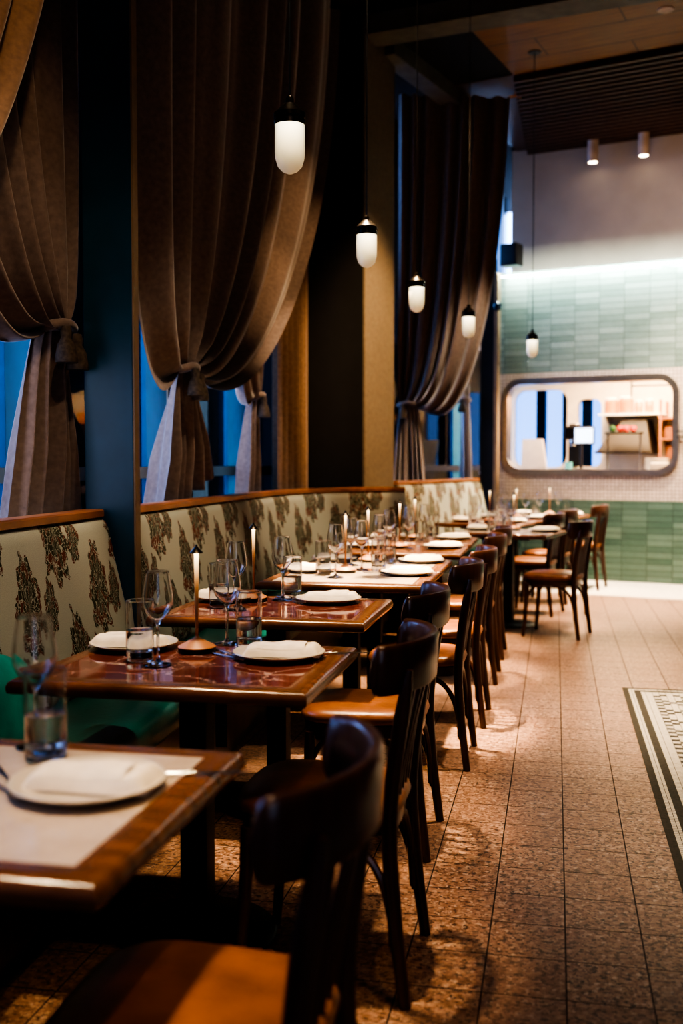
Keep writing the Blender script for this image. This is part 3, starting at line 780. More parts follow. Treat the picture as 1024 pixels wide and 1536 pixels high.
# ---------------------------------------------------------------- table setting
ZT = .7505
def mk_plate():
    o = MB().lathe([(0,.006),(.05,.006),(.078,.0065),(.095,.010),(.118,.0185),(.1265,.0205),(.128,.0185),(.12,.013),(.098,.004),(.08,.0),(0,.0)], 64).build('plate', MAT['plate']); return o
def mk_napkin():
    def top(u, v):
        x = (u-.5)*2; y = (v-.5)*2
        e = (1-abs(x)**14)*(1-abs(y)**6)
        z = .0135 + e*(.026 + .0022*math.sin(x*4+y*1.5) + .003*noise.noise(Vector((x*3, y*3, 3))))
        if y > .05: z += .0045*e*min(1, (y-.05)*9)
        if x > .66: z += (.006*math.sin((x-.66)/.34*PI) - .008*(x-.66)/.34)*e
        wx = .108 + .0015*math.sin(y*3); wy = .053 + .002*math.sin(x*2.6) - (.010*(x-.6) if x > .6 else 0)
        return (x*wx + .012, y*wy + .003*x, z)
    mb = MB(); mb.grid(40, 22, top)
    def bot(u, v):
        p = top(u, v); return (p[0]*.985, p[1]*.98, .0135 if True else 0)
    mb.grid(40, 22, bot)
    # side skirt
    per = [(i/39, 0) for i in range(40)] + [(1, j/21) for j in range(1, 22)] + [(i/39, 1) for i in range(38, -1, -1)] + [(0, j/21) for j in range(20, 0, -1)]
    vs = []; m = len(per)
    for u, v in per: vs += [top(u, v), bot(u, v)]
    mb.add(vs, [(2*i, 2*((i+1) % m), 2*((i+1) % m)+1, 2*i+1) for i in range(m)])
    # folded flap laid across the top
    def flap(u, v):
        p = top(.18+.62*u, .10+.62*v); return (p[0], p[1], p[2]+.0045*math.sin(PI*min(1, max(0, v)))+.001)
    mb.grid(24, 14, flap)
    return mb.build('napkin', MAT['napkin'], smooth=60)
def fine(prof, k):
    P = smooth_path([(max(r, 0), 0, z) for r, z in prof], (len(prof)-1)*k)
    return [(max(p.x, 0.), p.z) for p in P]
def mk_wine():
    foot = [(.0,.0),(.030,.0),(.0355,.0002),(.0365,.0012),(.0355,.0022),(.030,.0040),(.020,.0058)]
    outer = fine([(.012,.0078),(.0058,.014),(.0043,.03),(.0040,.06),(.0041,.088),(.0050,.106),(.010,.1165),(.022,.128),(.034,.145),(.0405,.163),(.0408,.182),(.0375,.207),(.0330,.233),(.0308,.250)], 3)
    rim = [(.0306,.2508),(.0302,.2508)]
    inner = fine([(.0300,.250),(.0322,.233),(.0367,.207),(.0400,.182),(.0397,.1635),(.0332,.1462),(.021,.1297),(.009,.1195),(.0,.1170)], 3)
    return MB().lathe(foot + outer + rim + inner, 48).build('wine_glass', MAT['glass'], smooth=50)
def mk_tumbler():
    outer = [(.0,.0),(.030,.0),(.0345,.0004),(.0365,.003),(.0372,.008),(.0373,.012),(.0376,.05),(.0380,.10),(.0384,.155),(.0385,.1605),(.0385,.163)]
    rim = [(.0383,.1646),(.0378,.165),(.0373,.1646)]
    inner = [(.0371,.163),(.0371,.1605),(.0370,.155),(.0366,.10),(.0362,.05),(.0359,.036),(.0357,.032),(.0345,.027),(.030,.0245),(.018,.0235),(.0,.0232)]
    o = MB().lathe(outer + rim + inner, 48).build('tumbler', MAT['glass'], smooth=50)
    wat = [(.0,.0240),(.018,.0243),(.0302,.0253),(.0348,.0277),(.0361,.0325),(.0363,.036),(.0365,.05),(.0367,.078),(.0368,.0835),(.0366,.0845),(.0350,.0835),(.0338,.0832),(.018,.0831),(.0,.0831)]
    MB().lathe(wat, 48).build('water', MAT['water'], o, smooth=50)
    return o
def mk_lamp(label):
    r = thing('table_lamp', label, 'lamp', (0,0,0))
    MB().lathe([(0,0),(.052,0),(.053,.002),(.053,.012),(.050,.0135)], 40).build('base_ring', MAT['bronze'], r)
    MB().lathe([(.0535,.0125),(.0545,.0145),(.052,.017),(.008,.040),(.006,.045),(0,.045)], 40).build('cone_base', MAT['tan'], r)
    sm = MB().lathe([(.0,.04),(.0046,.042),(.0046,.110),(.0,.110)], 14).build('stem', MAT['lampstem'], r)
    MB().lathe([(.0,.108),(.0046,.110),(.0062,.20),(.0066,.283),(.0,.284)], 16).build('light_tube', MAT['stem_lit'], sm)  # upper stem with the lamp head's light painted in
    MB().lathe([(.0,.283),(.019,.282),(.0195,.284),(.004,.300),(.003,.306),(0,.307)], 28).build('lamp_shade', MAT['bronze'], r)
    return r
def mk_cutlery(kind):
    mb = MB()
    L = .19
    mb.tube([(-L/2,0,.004),(-L/4,0,.0035),(0,0,.0035),(L/4,0,.005)], [.0045,.0042,.0028,.0026], 8, flat=(.45,1.))
    if kind == 'spoon':
        def bowl(u, v):
            a = 2*PI*u; rr = v
            return (L/4+.024+.026*rr*math.cos(a), .017*rr*math.sin(a), .0055 - .006*(1-rr*rr) + .004)
        mb.grid(24, 6, bowl, wrap=True)
    elif kind == 'fork':
        mb.add([(L/4-.002,-.004,.005),(L/4-.002,.004,.005),(L/4+.022,.011,.004),(L/4+.022,-.011,.004),(L/4-.002,-.004,.0065),(L/4-.002,.004,.0065),(L/4+.022,.011,.0055),(L/4+.022,-.011,.0055)],
               [(0,1,2,3),(4,7,6,5),(0,4,5,1),(1,5,6,2),(2,6,7,3),(3,7,4,0)])
        for y in (-.009,-.003,.003,.009): mb.tube([(L/4+.02,y,.0048),(L/4+.04,y,.006),(L/4+.06,y,.0095)], [.0016,.0015,.0010], 6)
    else:
        mb.add([(L/4,-.006,.002),(L/4+.085,-.003,.002),(L/4+.098,.008,.002),(L/4,.008,.002),(L/4,-.006,.0032),(L/4+.085,-.003,.0032),(L/4+.098,.008,.0032),(L/4,.008,.0032)],
               [(3,2,1,0),(4,5,6,7),(0,1,5,4),(1,2,6,5),(2,3,7,6),(3,0,4,7)])
    return mb.build(kind, MAT['steel'], smooth=50)

protoT = {}
def place(kind, maker, loc, rz, label, cat, group):
    if kind not in protoT:
        o = maker() if kind != 'table_lamp' else maker(label)
        o.location = loc; o.rotation_euler = (0,0,rz); tag(o, label, cat, group); protoT[kind] = o; return o
    return dup(protoT[kind], loc, rz, label, group)
rj = random.Random(11)
# per table, in table axes: chair-side (+x) and bench-side (-x) settings; overrides keep measured spots
S = {}
for i, (x, y, rz, k, lab, sh) in enumerate(TB):
    S[i] = dict(lamp=(-.01, .12), pc=(.235, .06), pb=(-.245, .09), wc=(.07, .17), wb=(-.05,-.13), tc=(.15, .215), tb=(-.12,-.06))
S[0].update(pc=(.20,.045), wc=(.005,.265), tc=(.065,.19), lamp=(-.09,.12), pb=(-.25,.02), wb=(-.06,-.16), tb=(-.105,-.07))
S[1].update(lamp=(-.035,.145), pc=(.205,.10), pb=(-.25,.165), wc=(.01,.285), wb=(-.070,-.065), tc=(.09,.245), tb=(-.142,-.015))
S[2].update(lamp=(-.125,.15), pc=(.155,.17), pb=(-.25,.15), wc=(-.02,.19), wb=(-.12,-.10), tc=(.0,.275), tb=(-.20,-.05))
S[3].update(lamp=(-.05,.17), pc=(.25,.12), pb=(-.25,.18), wc=(.01,.285), wb=(-.05,-.06), tc=(.10,.27), tb=(-.13,.03))
S[4].update(lamp=(-.04,.10), pc=(.235,.12), pb=(-.25,.12), wc=(.0,.24), wb=(-.09,-.13), tc=(.09,.0), tb=(-.15,-.03))
S[5].update(pc=(.24,.10), lamp=(-.02,.06), wc=(.05,-.02), wb=(-.05,-.18), tc=(.10,.20))
S[6].update(lamp=(-.03,.06), pc=(.23,.10), wc=(.05,-.04), tc=(.09,.20))
S[7].update(lamp=(-.02,.20), pc=(.27,.06), pb=(-.25,.08), wc=(.02,-.02), tc=(-.12,-.08), wb=(-.115,.19), tb=(-.10,.285))
for i, (x, y, rz, k, lab, sh) in enumerate(TB):
    a = math.radians(rz); ca, sa = math.cos(a), math.sin(a)
    def P(q, z=ZT): return (x + q[0]*ca - q[1]*sa, y + q[0]*sa + q[1]*ca, z)
    d = {k2: (v2 if k2 in ('pc', 'pb') or i > 6 else (v2[0]-.015, v2[1])) for k2, v2 in S[i].items()}
    for side, pk, wk, tk, ang in (('chair side', 'pc', 'wc', 'tc', 0.), ('bench side', 'pb', 'wb', 'tb', PI)):
        pr = a + ang + rj.uniform(-.06, .06)
        place('plate', mk_plate, P(d[pk]), pr, 'round ivory plate on the %s of the %s' % (side, sh), 'plate', 'plates laid on the tables')
        place('napkin', mk_napkin, P(d[pk], ZT-.004), pr + rj.uniform(-.12, .12), 'folded cream napkin on the %s plate of the %s' % (side, sh), 'napkin', 'folded napkins on the plates')
        place('wine_glass', mk_wine, P(d[wk]), rj.uniform(0, 6), 'stemmed wine glass on the %s of the %s' % (side, sh), 'wine glass', 'wine glasses on the tables')
        place('tumbler', mk_tumbler, P(d[tk]), rj.uniform(0, 6), 'straight water tumbler on the %s of the %s' % (side, sh), 'tumbler', 'tumblers on the tables')
        if i <= 4 and side == 'chair side':
            px, py = d[pk]
            place('fork', lambda: mk_cutlery('fork'), P((px-.150, py-.02)), a + PI/2 + .9 + PI, 'steel fork beyond the chair side plate of the %s' % sh, 'fork', 'forks on the tables')
            place('spoon', lambda: mk_cutlery('spoon'), P((px-.168, py+.035)), a + PI/2 + .75 + PI, 'steel spoon beside the fork on the %s' % sh, 'spoon', 'spoons on the tables')
            place('knife', lambda: mk_cutlery('knife'), P((px+.10, py+.075 if i else py+.1, ZT)[:2]), a + .25, 'steel knife tucked by the chair side plate of the %s' % sh, 'knife', 'knives on the tables')
    place('table_lamp', mk_lamp, P(d['lamp']), 0, 'slim cordless lamp with copper cone base on the %s' % sh, 'lamp', 'cordless lamps on the tables')

# ---------------------------------------------------------------- pendants
def mk_pendant(label):
    r = thing('pendant_lamp', label, 'lamp', (0,0,0), 0, 'pendant lamps over the tables')
    MB().lathe([(.0,-.158),(.010,-.1575),(.026,-.150),(.040,-.135),(.0475,-.110),(.049,-.09),(.049,-.004),(.046,.0),(0,.0)], 40).build('glass_jar', MAT['frosted'], r, smooth=60)
    MB().lathe([(.0,-.004),(.051,-.004),(.052,.010),(.047,.012),(.047,.018),(.0525,.020),(.0525,.034),(.046,.040),(.030,.056),(.020,.066),(.014,.068),(.014,.082),(.010,.090),(.004,.092),(0,.092)], 40).build('lamp_cap', MAT['bronze'], r, smooth=40)
    MB().tube([(0,0,.088),(0,0,1.2),(0,0,2.525)], .0035, 8).build('cord', MAT['blackplastic'], r)
    MB().lathe([(.0,2.505),(.055,2.505),(.06,2.510),(.06,2.532),(0,2.532)], 28).build('canopy', MAT['bronze'], r, smooth=40)
    return r
ord_ = ['nearest of the five hanging jar lamps, largest and highest in view', 'second hanging jar lamp from the camera', 'third hanging jar lamp, in the middle of the five', 'fourth hanging jar lamp, against the pier curtain edge', 'farthest hanging jar lamp, in front of the green tiled wall']
pend = None
for (x, y), lab in zip(((-.858,3.36),(-.903,5.02),(-.862,6.56),(-.652,7.95),(-.215,9.53)), ord_):
    if pend is None: pend = mk_pendant(lab); pend.location = (x, y, 2.39)
    else: dup(pend, (x, y, 2.39), 0, lab)

# ---------------------------------------------------------------- ceiling spots, speaker, camera, bracket
def mk_spot(label):
    r = thing('ceiling_spotlight', label, 'spotlight', (0,0,0), 0, 'cylinder spotlights by the back wall')
    MB().lathe([(.0,-.245),(.05,-.245),(.058,-.250),(.060,-.245),(.060,0),(0,0)], 28).build('can', MAT['spot'], r)
    cn = r.children[0]
    MB().lathe([(.0,-.247),(.046,-.247),(.046,-.2455),(0,-.2455)], 24).build('lens', MAT['spotglow'], cn)
    return r
s1 = mk_spot('left cylinder spotlight below the slatted ceiling'); s1.location = (.37,12.05,H-.06)
s2 = dup(s1, (.90,11.90,H-.06), 0, 'right cylinder spotlight below the slatted ceiling')
d = thing('downlight', 'small glowing round downlight set in the wooden ceiling', 'downlight', (.823,8.848,H-.02))
MB().lathe([(.05,-.006),(.062,-.008),(.068,0),(.05,0)], 28).build('trim_ring', MAT['spot'], d)
MB().lathe([(0,-.003),(.05,-.003),(.05,0),(0,0)], 24).build('lens', MAT['spotglow'], d)
spk = thing('loudspeaker', 'black box loudspeaker high up, left of the back wall', 'loudspeaker', (-.50,11.80,3.58), math.radians(-22))
MB().box((-.10,-.09,-.12),(.10,.09,.12), bev=.012).build('cabinet', MAT['blackplastic'], spk, smooth=30)
MB().box((-.085,-.096,-.105),(.085,-.089,.105), bev=.003).build('grille', MAT['iron'], spk, smooth=30)
MB().tube([(-.03,.05,-.02),(-.14,.14,-.05),(-.20,.20,-.05)], .014, 8).build('bracket', MAT['blackplastic'], spk)
cam_ = thing('security_camera', 'small black dome camera on the column by the tiled wall', 'camera', (-.66,11.955,3.05))
MB().lathe([(0,-.05),(.025,-.045),(.042,-.028),(.05,0),(.05,.03),(.03,.05),(0,.052)], 24).build('dome', MAT['darkglass'], cam_)
MB().box((-.02,0,-.02),(.02,.06,.02)).build('mount', MAT['blackplastic'], cam_)
wb = thing('grab_rail', 'black double-bar rail fixed to the tiled wall right of the serving window', 'rail', WP(1.06,-.001,1.60), WA)
MB().box((-.085,-.035,.022),(.10,-.020,.038), bev=.004).build('bar', MAT['blackplastic'], wb, smooth=30)
MB().box((-.085,-.035,-.038),(.10,-.020,-.022), bev=.004).build('bar', MAT['blackplastic'], wb, smooth=30)
MB().box((.02,-.055,-.09),(.10,0.0,.09), bev=.006).build('back_plate', MAT['blackplastic'], wb, smooth=30)
led = MB().box((SL+.02,-.030,3.402),(SR,-.006,3.418)).build('led_strip', MAT['ledglow'], smooth=0, loc=W0, rot=WA)
tag(led, 'thin glowing light strip under the ledge above the green tiles', 'light strip')
wallbox('trim_7', (SL,-.045,3.418), (SR,.0,3.445), MAT['tile'])

# ---------------------------------------------------------------- kitchen contents (frame: s, t, z)
def KT(name, label, cat, s, t, z, group=None): return thing(name, label, cat, WP(s, t, z), WA, group)
ct = KT('counter', 'pale kitchen counter seen through the serving window', 'counter', .40, 1.3, 0)
MB().box((-.05,-.30,.0),(2.0,.35,1.16)).build('cabinet', MAT['cream'], ct, smooth=0)
MB().box((-.08,-.34,1.16),(2.0,.37,1.20), bev=.01).build('worktop', MAT['white'], ct, smooth=30)
sill = KT('pass_shelf', 'white shelf just inside the serving window', 'shelf', 0, .13, 0)
MB().box((-1.3,.03,1.165),(1.2,.42,1.195), bev=.006).build('shelf_board', MAT['white'], sill, smooth=30)
for s in (-1.2, 1.1): MB().box((s-.02,.05,0),(s+.02,.40,1.166)).build('leg', MAT['steel'], sill, smooth=0)
# dish tub, jug, bowls
tub = KT('dish_stack', 'stack of white bowls on the kitchen counter', 'bowls', .50, 1.42, 1.2)
for k in range(4): MB().lathe([(0,.0),(.07,.0),(.14,.045),(.145,.05),(.13,.046),(.06,.012),(0,.012)], 30, Matrix.Translation((0,0,k*.035))).build('bowl', MAT['white'], tub)
tag(MB().lathe([(0,0),(.055,0),(.062,.02),(.06,.09),(.03,.13),(.026,.15),(.03,.165),(.02,.165),(0,.15)], 26, None).build('jug', MAT['white'], loc=WP(.72,1.42,1.2)), 'white jug to the right of the bowl stack on the counter', 'jug')
tag(MB().box((-.16,-.12,0),(.16,.12,.10), bev=.02).build('dish_tub', MAT['cream'], loc=WP(.66,1.12,1.2), rot=WA, smooth=30), 'cream rectangular tub on the kitchen counter', 'tub')
# monitor on an arm
mo = KT('monitor', 'small order screen glowing pale blue in the serving window', 'monitor', -.21, .75, 1.62)
MB().box((-.122,-.012,-.105),(.122,.012,.105), bev=.006).build('housing', MAT['blackplastic'], mo, smooth=30)
MB().box((-.108,-.0135,-.088),(.108,-.0118,.088)).build('screen', MAT['screen'], mo, smooth=0)
MB().tube([(-.02,.012,-.02),(-.05,.07,-.04),(-.05,.07,-.45)], .014, 10).build('stand', MAT['blackplastic'], mo)
MB().lathe([(0,-.455),(.07,-.455),(.07,-.445),(.02,-.435),(0,-.435)], 24, Matrix.Translation((-.05,.07,.03))).build('foot', MAT['blackplastic'], mo)
# coffee machine
cm = KT('coffee_machine', 'dark coffee machine with steel head left of the glowing screen', 'coffee machine', -.43, 1.12, 1.2)
MB().box((-.09,-.10,0),(.09,.14,.05), bev=.01).build('drip_tray', MAT['steel'], cm, smooth=30)
MB().box((-.08,.04,.05),(.08,.14,.42), bev=.015).build('body', MAT['blackplastic'], cm, smooth=30)
MB().box((-.10,-.10,.38),(.10,.14,.54), bev=.03).build('head', MAT['bronze'], cm, smooth=30)
MB().lathe([(0,.30),(.035,.30),(.04,.34),(.04,.39),(0,.39)], 20, Matrix.Translation((0,-.03,0))).build('brew_group', MAT['steel'], cm)
MB().tube([(0,-.06,.33),(.0,-.18,.32)], .012, 8).build('handle', MAT['blackplastic'], cm)
MB().box((-.05,-.06,.54),(.07,.08,.575), bev=.012).build('cup_tray', MAT['steel'], cm, smooth=30)
cst = KT('machine_stand', 'low steel cabinet carrying the coffee machine', 'cabinet', -.40, 1.12, 0)
MB().box((-.22,-.20,0),(.22,.22,1.18)).build('cabinet', MAT['steel'], cst, smooth=0)
MB().box((-.24,-.22,1.18),(.24,.24,1.20), bev=.004).build('worktop', MAT['white'], cst, smooth=30)
tag(MB().lathe([(0,0),(.035,0),(.045,.11),(.043,.112),(.033,.006),(0,.006)], 24).build('cup', MAT['cyan'], loc=WP(-.30,.40,1.195)), 'cyan cup on the pass shelf under the screen', 'cup')
# shelf with jars
sh = KT('wall_shelf', 'white shelf of jars on the kitchen wall', 'shelf', 0, 2.2, 1.92)
MB().box((-.36,-.12,-.012),(.42,.39,.012), bev=.004).build('board', MAT['white'], sh, smooth=30)
for s in (-.3, .36): MB().add([(s,.39,-.012),(s,-.08,-.012),(s,.39,-.20),(s+.015,.39,-.012),(s+.015,-.08,-.012),(s+.015,.39,-.20)], [(0,1,2),(3,5,4),(0,3,4,1),(1,4,5,2),(2,5,3,0)]).build('bracket', MAT['steel'], sh, smooth=0)
for k, (s, w, hh, lab) in enumerate(((-.22,.085,.21,'leftmost amber jar on the kitchen shelf'),(-.03,.095,.225,'large amber jar second from left on the kitchen shelf'),(.13,.05,.17,'slim amber jar third from left on the kitchen shelf'),(.26,.055,.185,'rightmost amber jar on the kitchen shelf'))):
    j = KT('storage_jar', lab, 'jar', s, 2.2, 1.932, 'jars on the kitchen shelf')
    MB().lathe([(0,0),(w*.92,0),(w,.015),(w,hh*.78),(w*.8,hh*.86),(w*.8,hh*.88),(0,hh*.88)], 26).build('jar_body', MAT['amber'], j)
    MB().lathe([(0,hh*.88),(w*.86,hh*.88),(w*.86,hh*.98),(w*.8,hh),(0,hh)], 26).build('lid', MAT['white'], j)
# extractor hood wedge
hd = KT('extractor_hood', 'sloping grey extractor hood below the jar shelf', 'hood', -.06, 2.2, 1.45)
MB().add([(-.30,-.2,0.0),(.38,-.2,0.0),(.38,.39,0),(-.30,.39,0),(.0,-.05,.40),(.30,-.05,.40),(.30,.39,.40),(.0,.39,.40)], [(0,3,2,1),(4,5,6,7),(0,1,5,4),(1,2,6,5),(2,3,7,6),(3,0,4,7)]).build('canopy', MAT['hood'], hd, smooth=0)
MB().box((-.32,-.22,-.03),(.40,.39,0), bev=.004).build('rim', MAT['hood'], hd, smooth=30)
# red peppers in a rack
rk = KT('produce_rack', 'rack of red and green peppers in front of the hood', 'rack', .04, 1.75, 1.68)
MB().box((-.22,-.10,-.02),(.22,.12,0), bev=.004).build('tray', MAT['blackplastic'], rk, smooth=30)
MB().box((-.21,.0,-.48),(-.19,.02,-.02)).build('leg', MAT['steel'], rk, smooth=0); MB().box((.19,.0,-.48),(.21,.02,-.02)).build('leg', MAT['steel'], rk, smooth=0)
for k, (px, py, mt, nm) in enumerate(((-.14,0,'green','leftmost green pepper'),(-.05,.02,'red','left red pepper'),(.03,-.03,'red','middle red pepper'),(.11,.02,'red','right red pepper'))):
    p = KT('pepper', nm + ' on the kitchen rack', 'pepper', .04+px, 1.75+py, 1.68, 'peppers on the rack')
    MB().lathe([(0,.004),(.02,.0),(.036,.02),(.042,.05),(.036,.075),(.016,.082),(0,.074)], 16).build('fruit', MAT[mt], p)
    MB().tube([(0,0,.074),(.004,0,.10)], .005, 6).build('stem', MAT['green'], p)
st = KT('kitchen_stand', 'steel stand below the pepper rack', 'stand', .04, 1.8, 0)
MB().box((-.24,-.14,0),(.24,.16,1.17)).build('cabinet', MAT['steel'], st, smooth=0)
MB().box((-.25,-.15,1.17),(.25,.17,1.2), bev=.004).build('worktop', MAT['steel'], st, smooth=30)
# brown crates on a rack at right
rr = KT('crate_rack', 'brown shelving at the right end of the kitchen', 'shelving', .68, 2.3, 0)
for s in (-.26, .55):
    for t in (-.2, .26): MB().box((s-.015,t-.015,0),(s+.015,t+.015,2.1)).build('upright', MAT['brownbox'], rr, smooth=0)
for z in (1.36, 1.60, 1.86): MB().box((-.28,-.22,z-.012),(.57,.28,z+.012)).build('shelf_board', MAT['brownbox'], rr, smooth=0)
for k, (s, z, w, hh, mt, lab) in enumerate(((-.10,1.612,.13,.15,'brownbox','left brown crate on the middle kitchen shelf'),(.20,1.612,.13,.17,'brownbox','right brown crate on the middle kitchen shelf'),(-.08,1.372,.12,.14,'brownbox','left brown crate on the lowest kitchen shelf'),(.20,1.372,.14,.16,'brownbox','right brown crate on the lowest kitchen shelf'),(.10,1.872,.15,.13,'amber','amber crate on the highest kitchen shelf'))):
    mb = MB(); mb.box((-w,-.12,0),(w,.12,.012)); 
    for a, b in (((-w,-.12,0),(w,-.105,hh)),((-w,.105,0),(w,.12,hh)),((-w,-.12,0),(-w+.015,.12,hh)),((w-.015,-.12,0),(w,.12,hh))): mb.box(a, b)
    tag(mb.build('crate', MAT[mt], loc=WP(.68+s, 2.3, z), rot=WA, smooth=0), lab, 'crate', 'crates on the kitchen shelving')
# pipe rail
pr = KT('hanging_rail', 'black rail hanging at the top right of the serving window', 'rail', .48, 1.0, 2.2)
MB().tube([(-.2,0,0),(.6,0,0)], .010, 8).build('bar', MAT['blackplastic'], pr)
for s in (-.2, .5): MB().tube([(s,0,-.14 if s < 0 else 0),(s,0,.55)], .009, 8).build('hanger', MAT['blackplastic'], pr)
# cream booth by the kitchen window
bo = KT('booth_seat', 'cream slanted seat back at the left of the serving window', 'seat', -.95, 1.1, 0)
MB().add([(-.16,.12,1.0),(.20,.12,1.0),(.06,.30,1.60),(-.20,.30,1.60),(-.16,.06,1.0),(.20,.06,1.0),(.06,.25,1.60),(-.20,.25,1.60)], [(0,1,2,3),(7,6,5,4),(0,4,5,1),(1,5,6,2),(2,6,7,3),(3,7,4,0)]).build('seat_back', MAT['cream'], bo, smooth=0)
MB().box((-.25,-.25,.0),(.28,.30,1.02), bev=.02).build('seat_base', MAT['cream'], bo, smooth=30)

# ---------------------------------------------------------------- outside
struct(MB().box((-60,-40,.22),(-2.75,80,.28)).build('ground', MAT['asphalt'], smooth=0))
def building(label, x0, x1, y0, y1, h, mat, nw, nf, wmat):
    r = thing('building', label, 'building', ((x0+x1)/2, (y0+y1)/2, .28)); off = Matrix.Translation((-(x0+x1)/2, -(y0+y1)/2, -.28))
    MB().box((x0,y0,.28),(x1,y1,h), off).build('wall', mat, r, smooth=0)
    MB().box((x0-.2,y0-.2,h),(x1+.2,y1+.2,h+.35), off).build('roof', MAT['cardark'], r, smooth=0)
    w = (x1-x0)/nw
    for f in range(nf):
        for i in range(nw):
            MB().box((x0+w*(i+.2),y0-.05,1.0+f*2.9),(x0+w*(i+.8),y0+.02,2.7+f*2.9), off).build('window', wmat, r, smooth=0)
building('pale blue building across the street behind the large curtain', -17,-2.9, 36, 60, 6.2, MAT['facade'], 9, 2, MAT['bluewin'])
building('tan low building across the street beside the navy fin', -22,-12.2, 24, 33, 2.9, MAT['brick'], 5, 1, MAT['darkglass'])
def car(label, x, y, rz, mat):
    r = thing('car', label, 'car', (x, y, .28), rz, 'parked cars outside')
    prof = [(-2.1,.35),(-2.15,.62),(-2.0,.82),(-1.35,.92),(-.75,1.38),(.35,1.42),(1.15,.98),(1.95,.84),(2.15,.60),(2.1,.32)]
    n = len(prof); mb = MB()
    vs = [(px, s*(.86 if pz < 1 else .68), pz) for s in (-1, 1) for px, pz in prof]
    fs = [tuple(range(n)), tuple(n+i for i in reversed(range(n)))] + [(i, n+i, n+(i+1) % n, (i+1) % n) for i in range(n)]
    mb.add(vs, fs).build('body', mat, r, smooth=30)
    for s in (-1, 1):
        MB().add([(-1.15,s*.80,.98),(-.72,s*.70,1.32),(.32,s*.70,1.36),(.95,s*.80,1.0)], [(0,1,2,3)]).build('side_window', MAT['darkglass'], r, smooth=0)
        for wx in (-1.35, 1.35):
            whl = MB().lathe([(0,-.1),(.30,-.1),(.33,-.06),(.33,.06),(.30,.1),(0,.1)], 24, Matrix.Translation((wx, s*.80, .33)) @ Matrix.Rotation(PI/2, 4, 'X')).build('wheel', MAT['rubber'], r)
            MB().lathe([(0,-.105),(.19,-.105),(.2,0),(.19,.105),(0,.105)], 20, Matrix.Translation((wx, s*.80, .33)) @ Matrix.Rotation(PI/2, 4, 'X')).build('hubcap', MAT['steel'], whl)
car('white car parked outside behind the large curtain', -5.6, 15.7, math.radians(75), MAT['carwhite'])
car('dark car parked outside behind the front curtain', -9.0, 19.5, math.radians(80), MAT['cardark'])
def tree(label, x, y, h, R, seed):
    rnd = random.Random(seed)
    r = thing('tree', label, 'tree', (x, y, .28), 0, 'trees outside the windows')
    MB().tube(smooth_path([(0,0,0),(.08,.03,h*.35),(-.02,.06,h*.6),(.05,0,h*.85)], 10), [.16*(1-.07*i) for i in range(11)], 10).build('trunk', MAT['bark'], r)
    mb = MB()
    for k in range(900):
        a = rnd.uniform(0, 2*PI); q = rnd.random()**.4*R; ph = math.acos(rnd.uniform(-1, 1))
        c = Vector((q*math.sin(ph)*math.cos(a), q*math.sin(ph)*math.sin(a), h*.72 + q*.9*math.cos(ph)))
        Mx = Matrix.Translation(c) @ Matrix.Rotation(rnd.uniform(0, 6), 4, 'Z') @ Matrix.Rotation(rnd.uniform(-1.2, 1.2), 4, 'X')
        s = rnd.uniform(.08, .17)
        mb.add([(-s,0,0),(0,-s*.5,.02),(s,0,0),(0,s*.5,.02)], [(0,1,2,3)], Mx)
    mb.build('foliage', MAT['foliage'], r, smooth=0)
tree('tree outside beside the navy fin, left of it', -9.9, 21.2, 3.6, 1.0, 4)
tree('tree outside behind the narrow tied curtain', -9.5, 27, 5., 1.9, 9)
tree('tree outside beyond the far bench', -3.6, 24, 3.0, 1.1, 14)
tree('tree outside at the far corner window', -2.4, 27, 5.2, 1.7, 15)

# ---------------------------------------------------------------- light
def lamp(kind, name, loc, energy, col, **kw):
    L = bpy.data.lights.new(name, kind); L.energy = energy; L.color = col
    aim = kw.pop('aim', None)
    for a, v in kw.items(): setattr(L, a, v)
    o = bpy.data.objects.new(name, L); COL.objects.link(o); o.location = loc
    if aim is not None: o.rotation_euler = (Vector(aim)-Vector(loc)).to_track_quat('-Z', 'Y').to_euler()
    return o
WARM = (1., .66, .36); WARM2 = (1., .79, .56)
def spot(loc, aim, e, ang=40, blend=.6, col=WARM, size=.06):
    return lamp('SPOT', 'spot_light', loc, e*1.9, col, aim=aim, spot_size=math.radians(ang), spot_blend=blend, shadow_soft_size=size)
# over the tables
TW = (1., .74, .46)
for x, y, e in ((-.95,1.54,120),(-.95,2.7,200),(-1.0,3.8,360),(-.95,5.1,1650),(-.95,6.5,950),(-.95,7.4,620),(-.4,8.5,560),(-.5,9.8,460),(-.1,11.2,560)):
    spot((x-.06, y+.12, 4.85), (x+.13, y, .75), e*(1.5 if y < 2 else 1.1), 18.5, .5, TW)
# chair seats
for y, e in ((1.5,60),(2.6,110),(3.5,90),(4.6,110),(5.4,110),(6.7,120)):
    spot((-1.15, y+.05, 4.85), (-.50, y, .48), e, 9, .6, TW)
# aisle
for x, y, e in ((.35,4.6,260),(.55,6.3,640),(.75,8.2,950),(.8,9.9,1000),(1.1,10.9,850)):
    spot((x+.2, y, 4.85), (x-.05, y, 0), e, 48, .9, WARM2)
spot((.5,1.2,4.85), (-.1,1.7,0), 50, 45, .9, WARM)
# bench backs
for y, e in ((3.1,110),(5.0,130),(7.0,150)):
    spot((-.3, y-.2, 4.85), (-1.78, y+.1, .92), e, 26, .7, WARM2)
spot((-.2,9.6,4.7), (-1.1,10.8,.9), 240, 26, .7, WARM2)
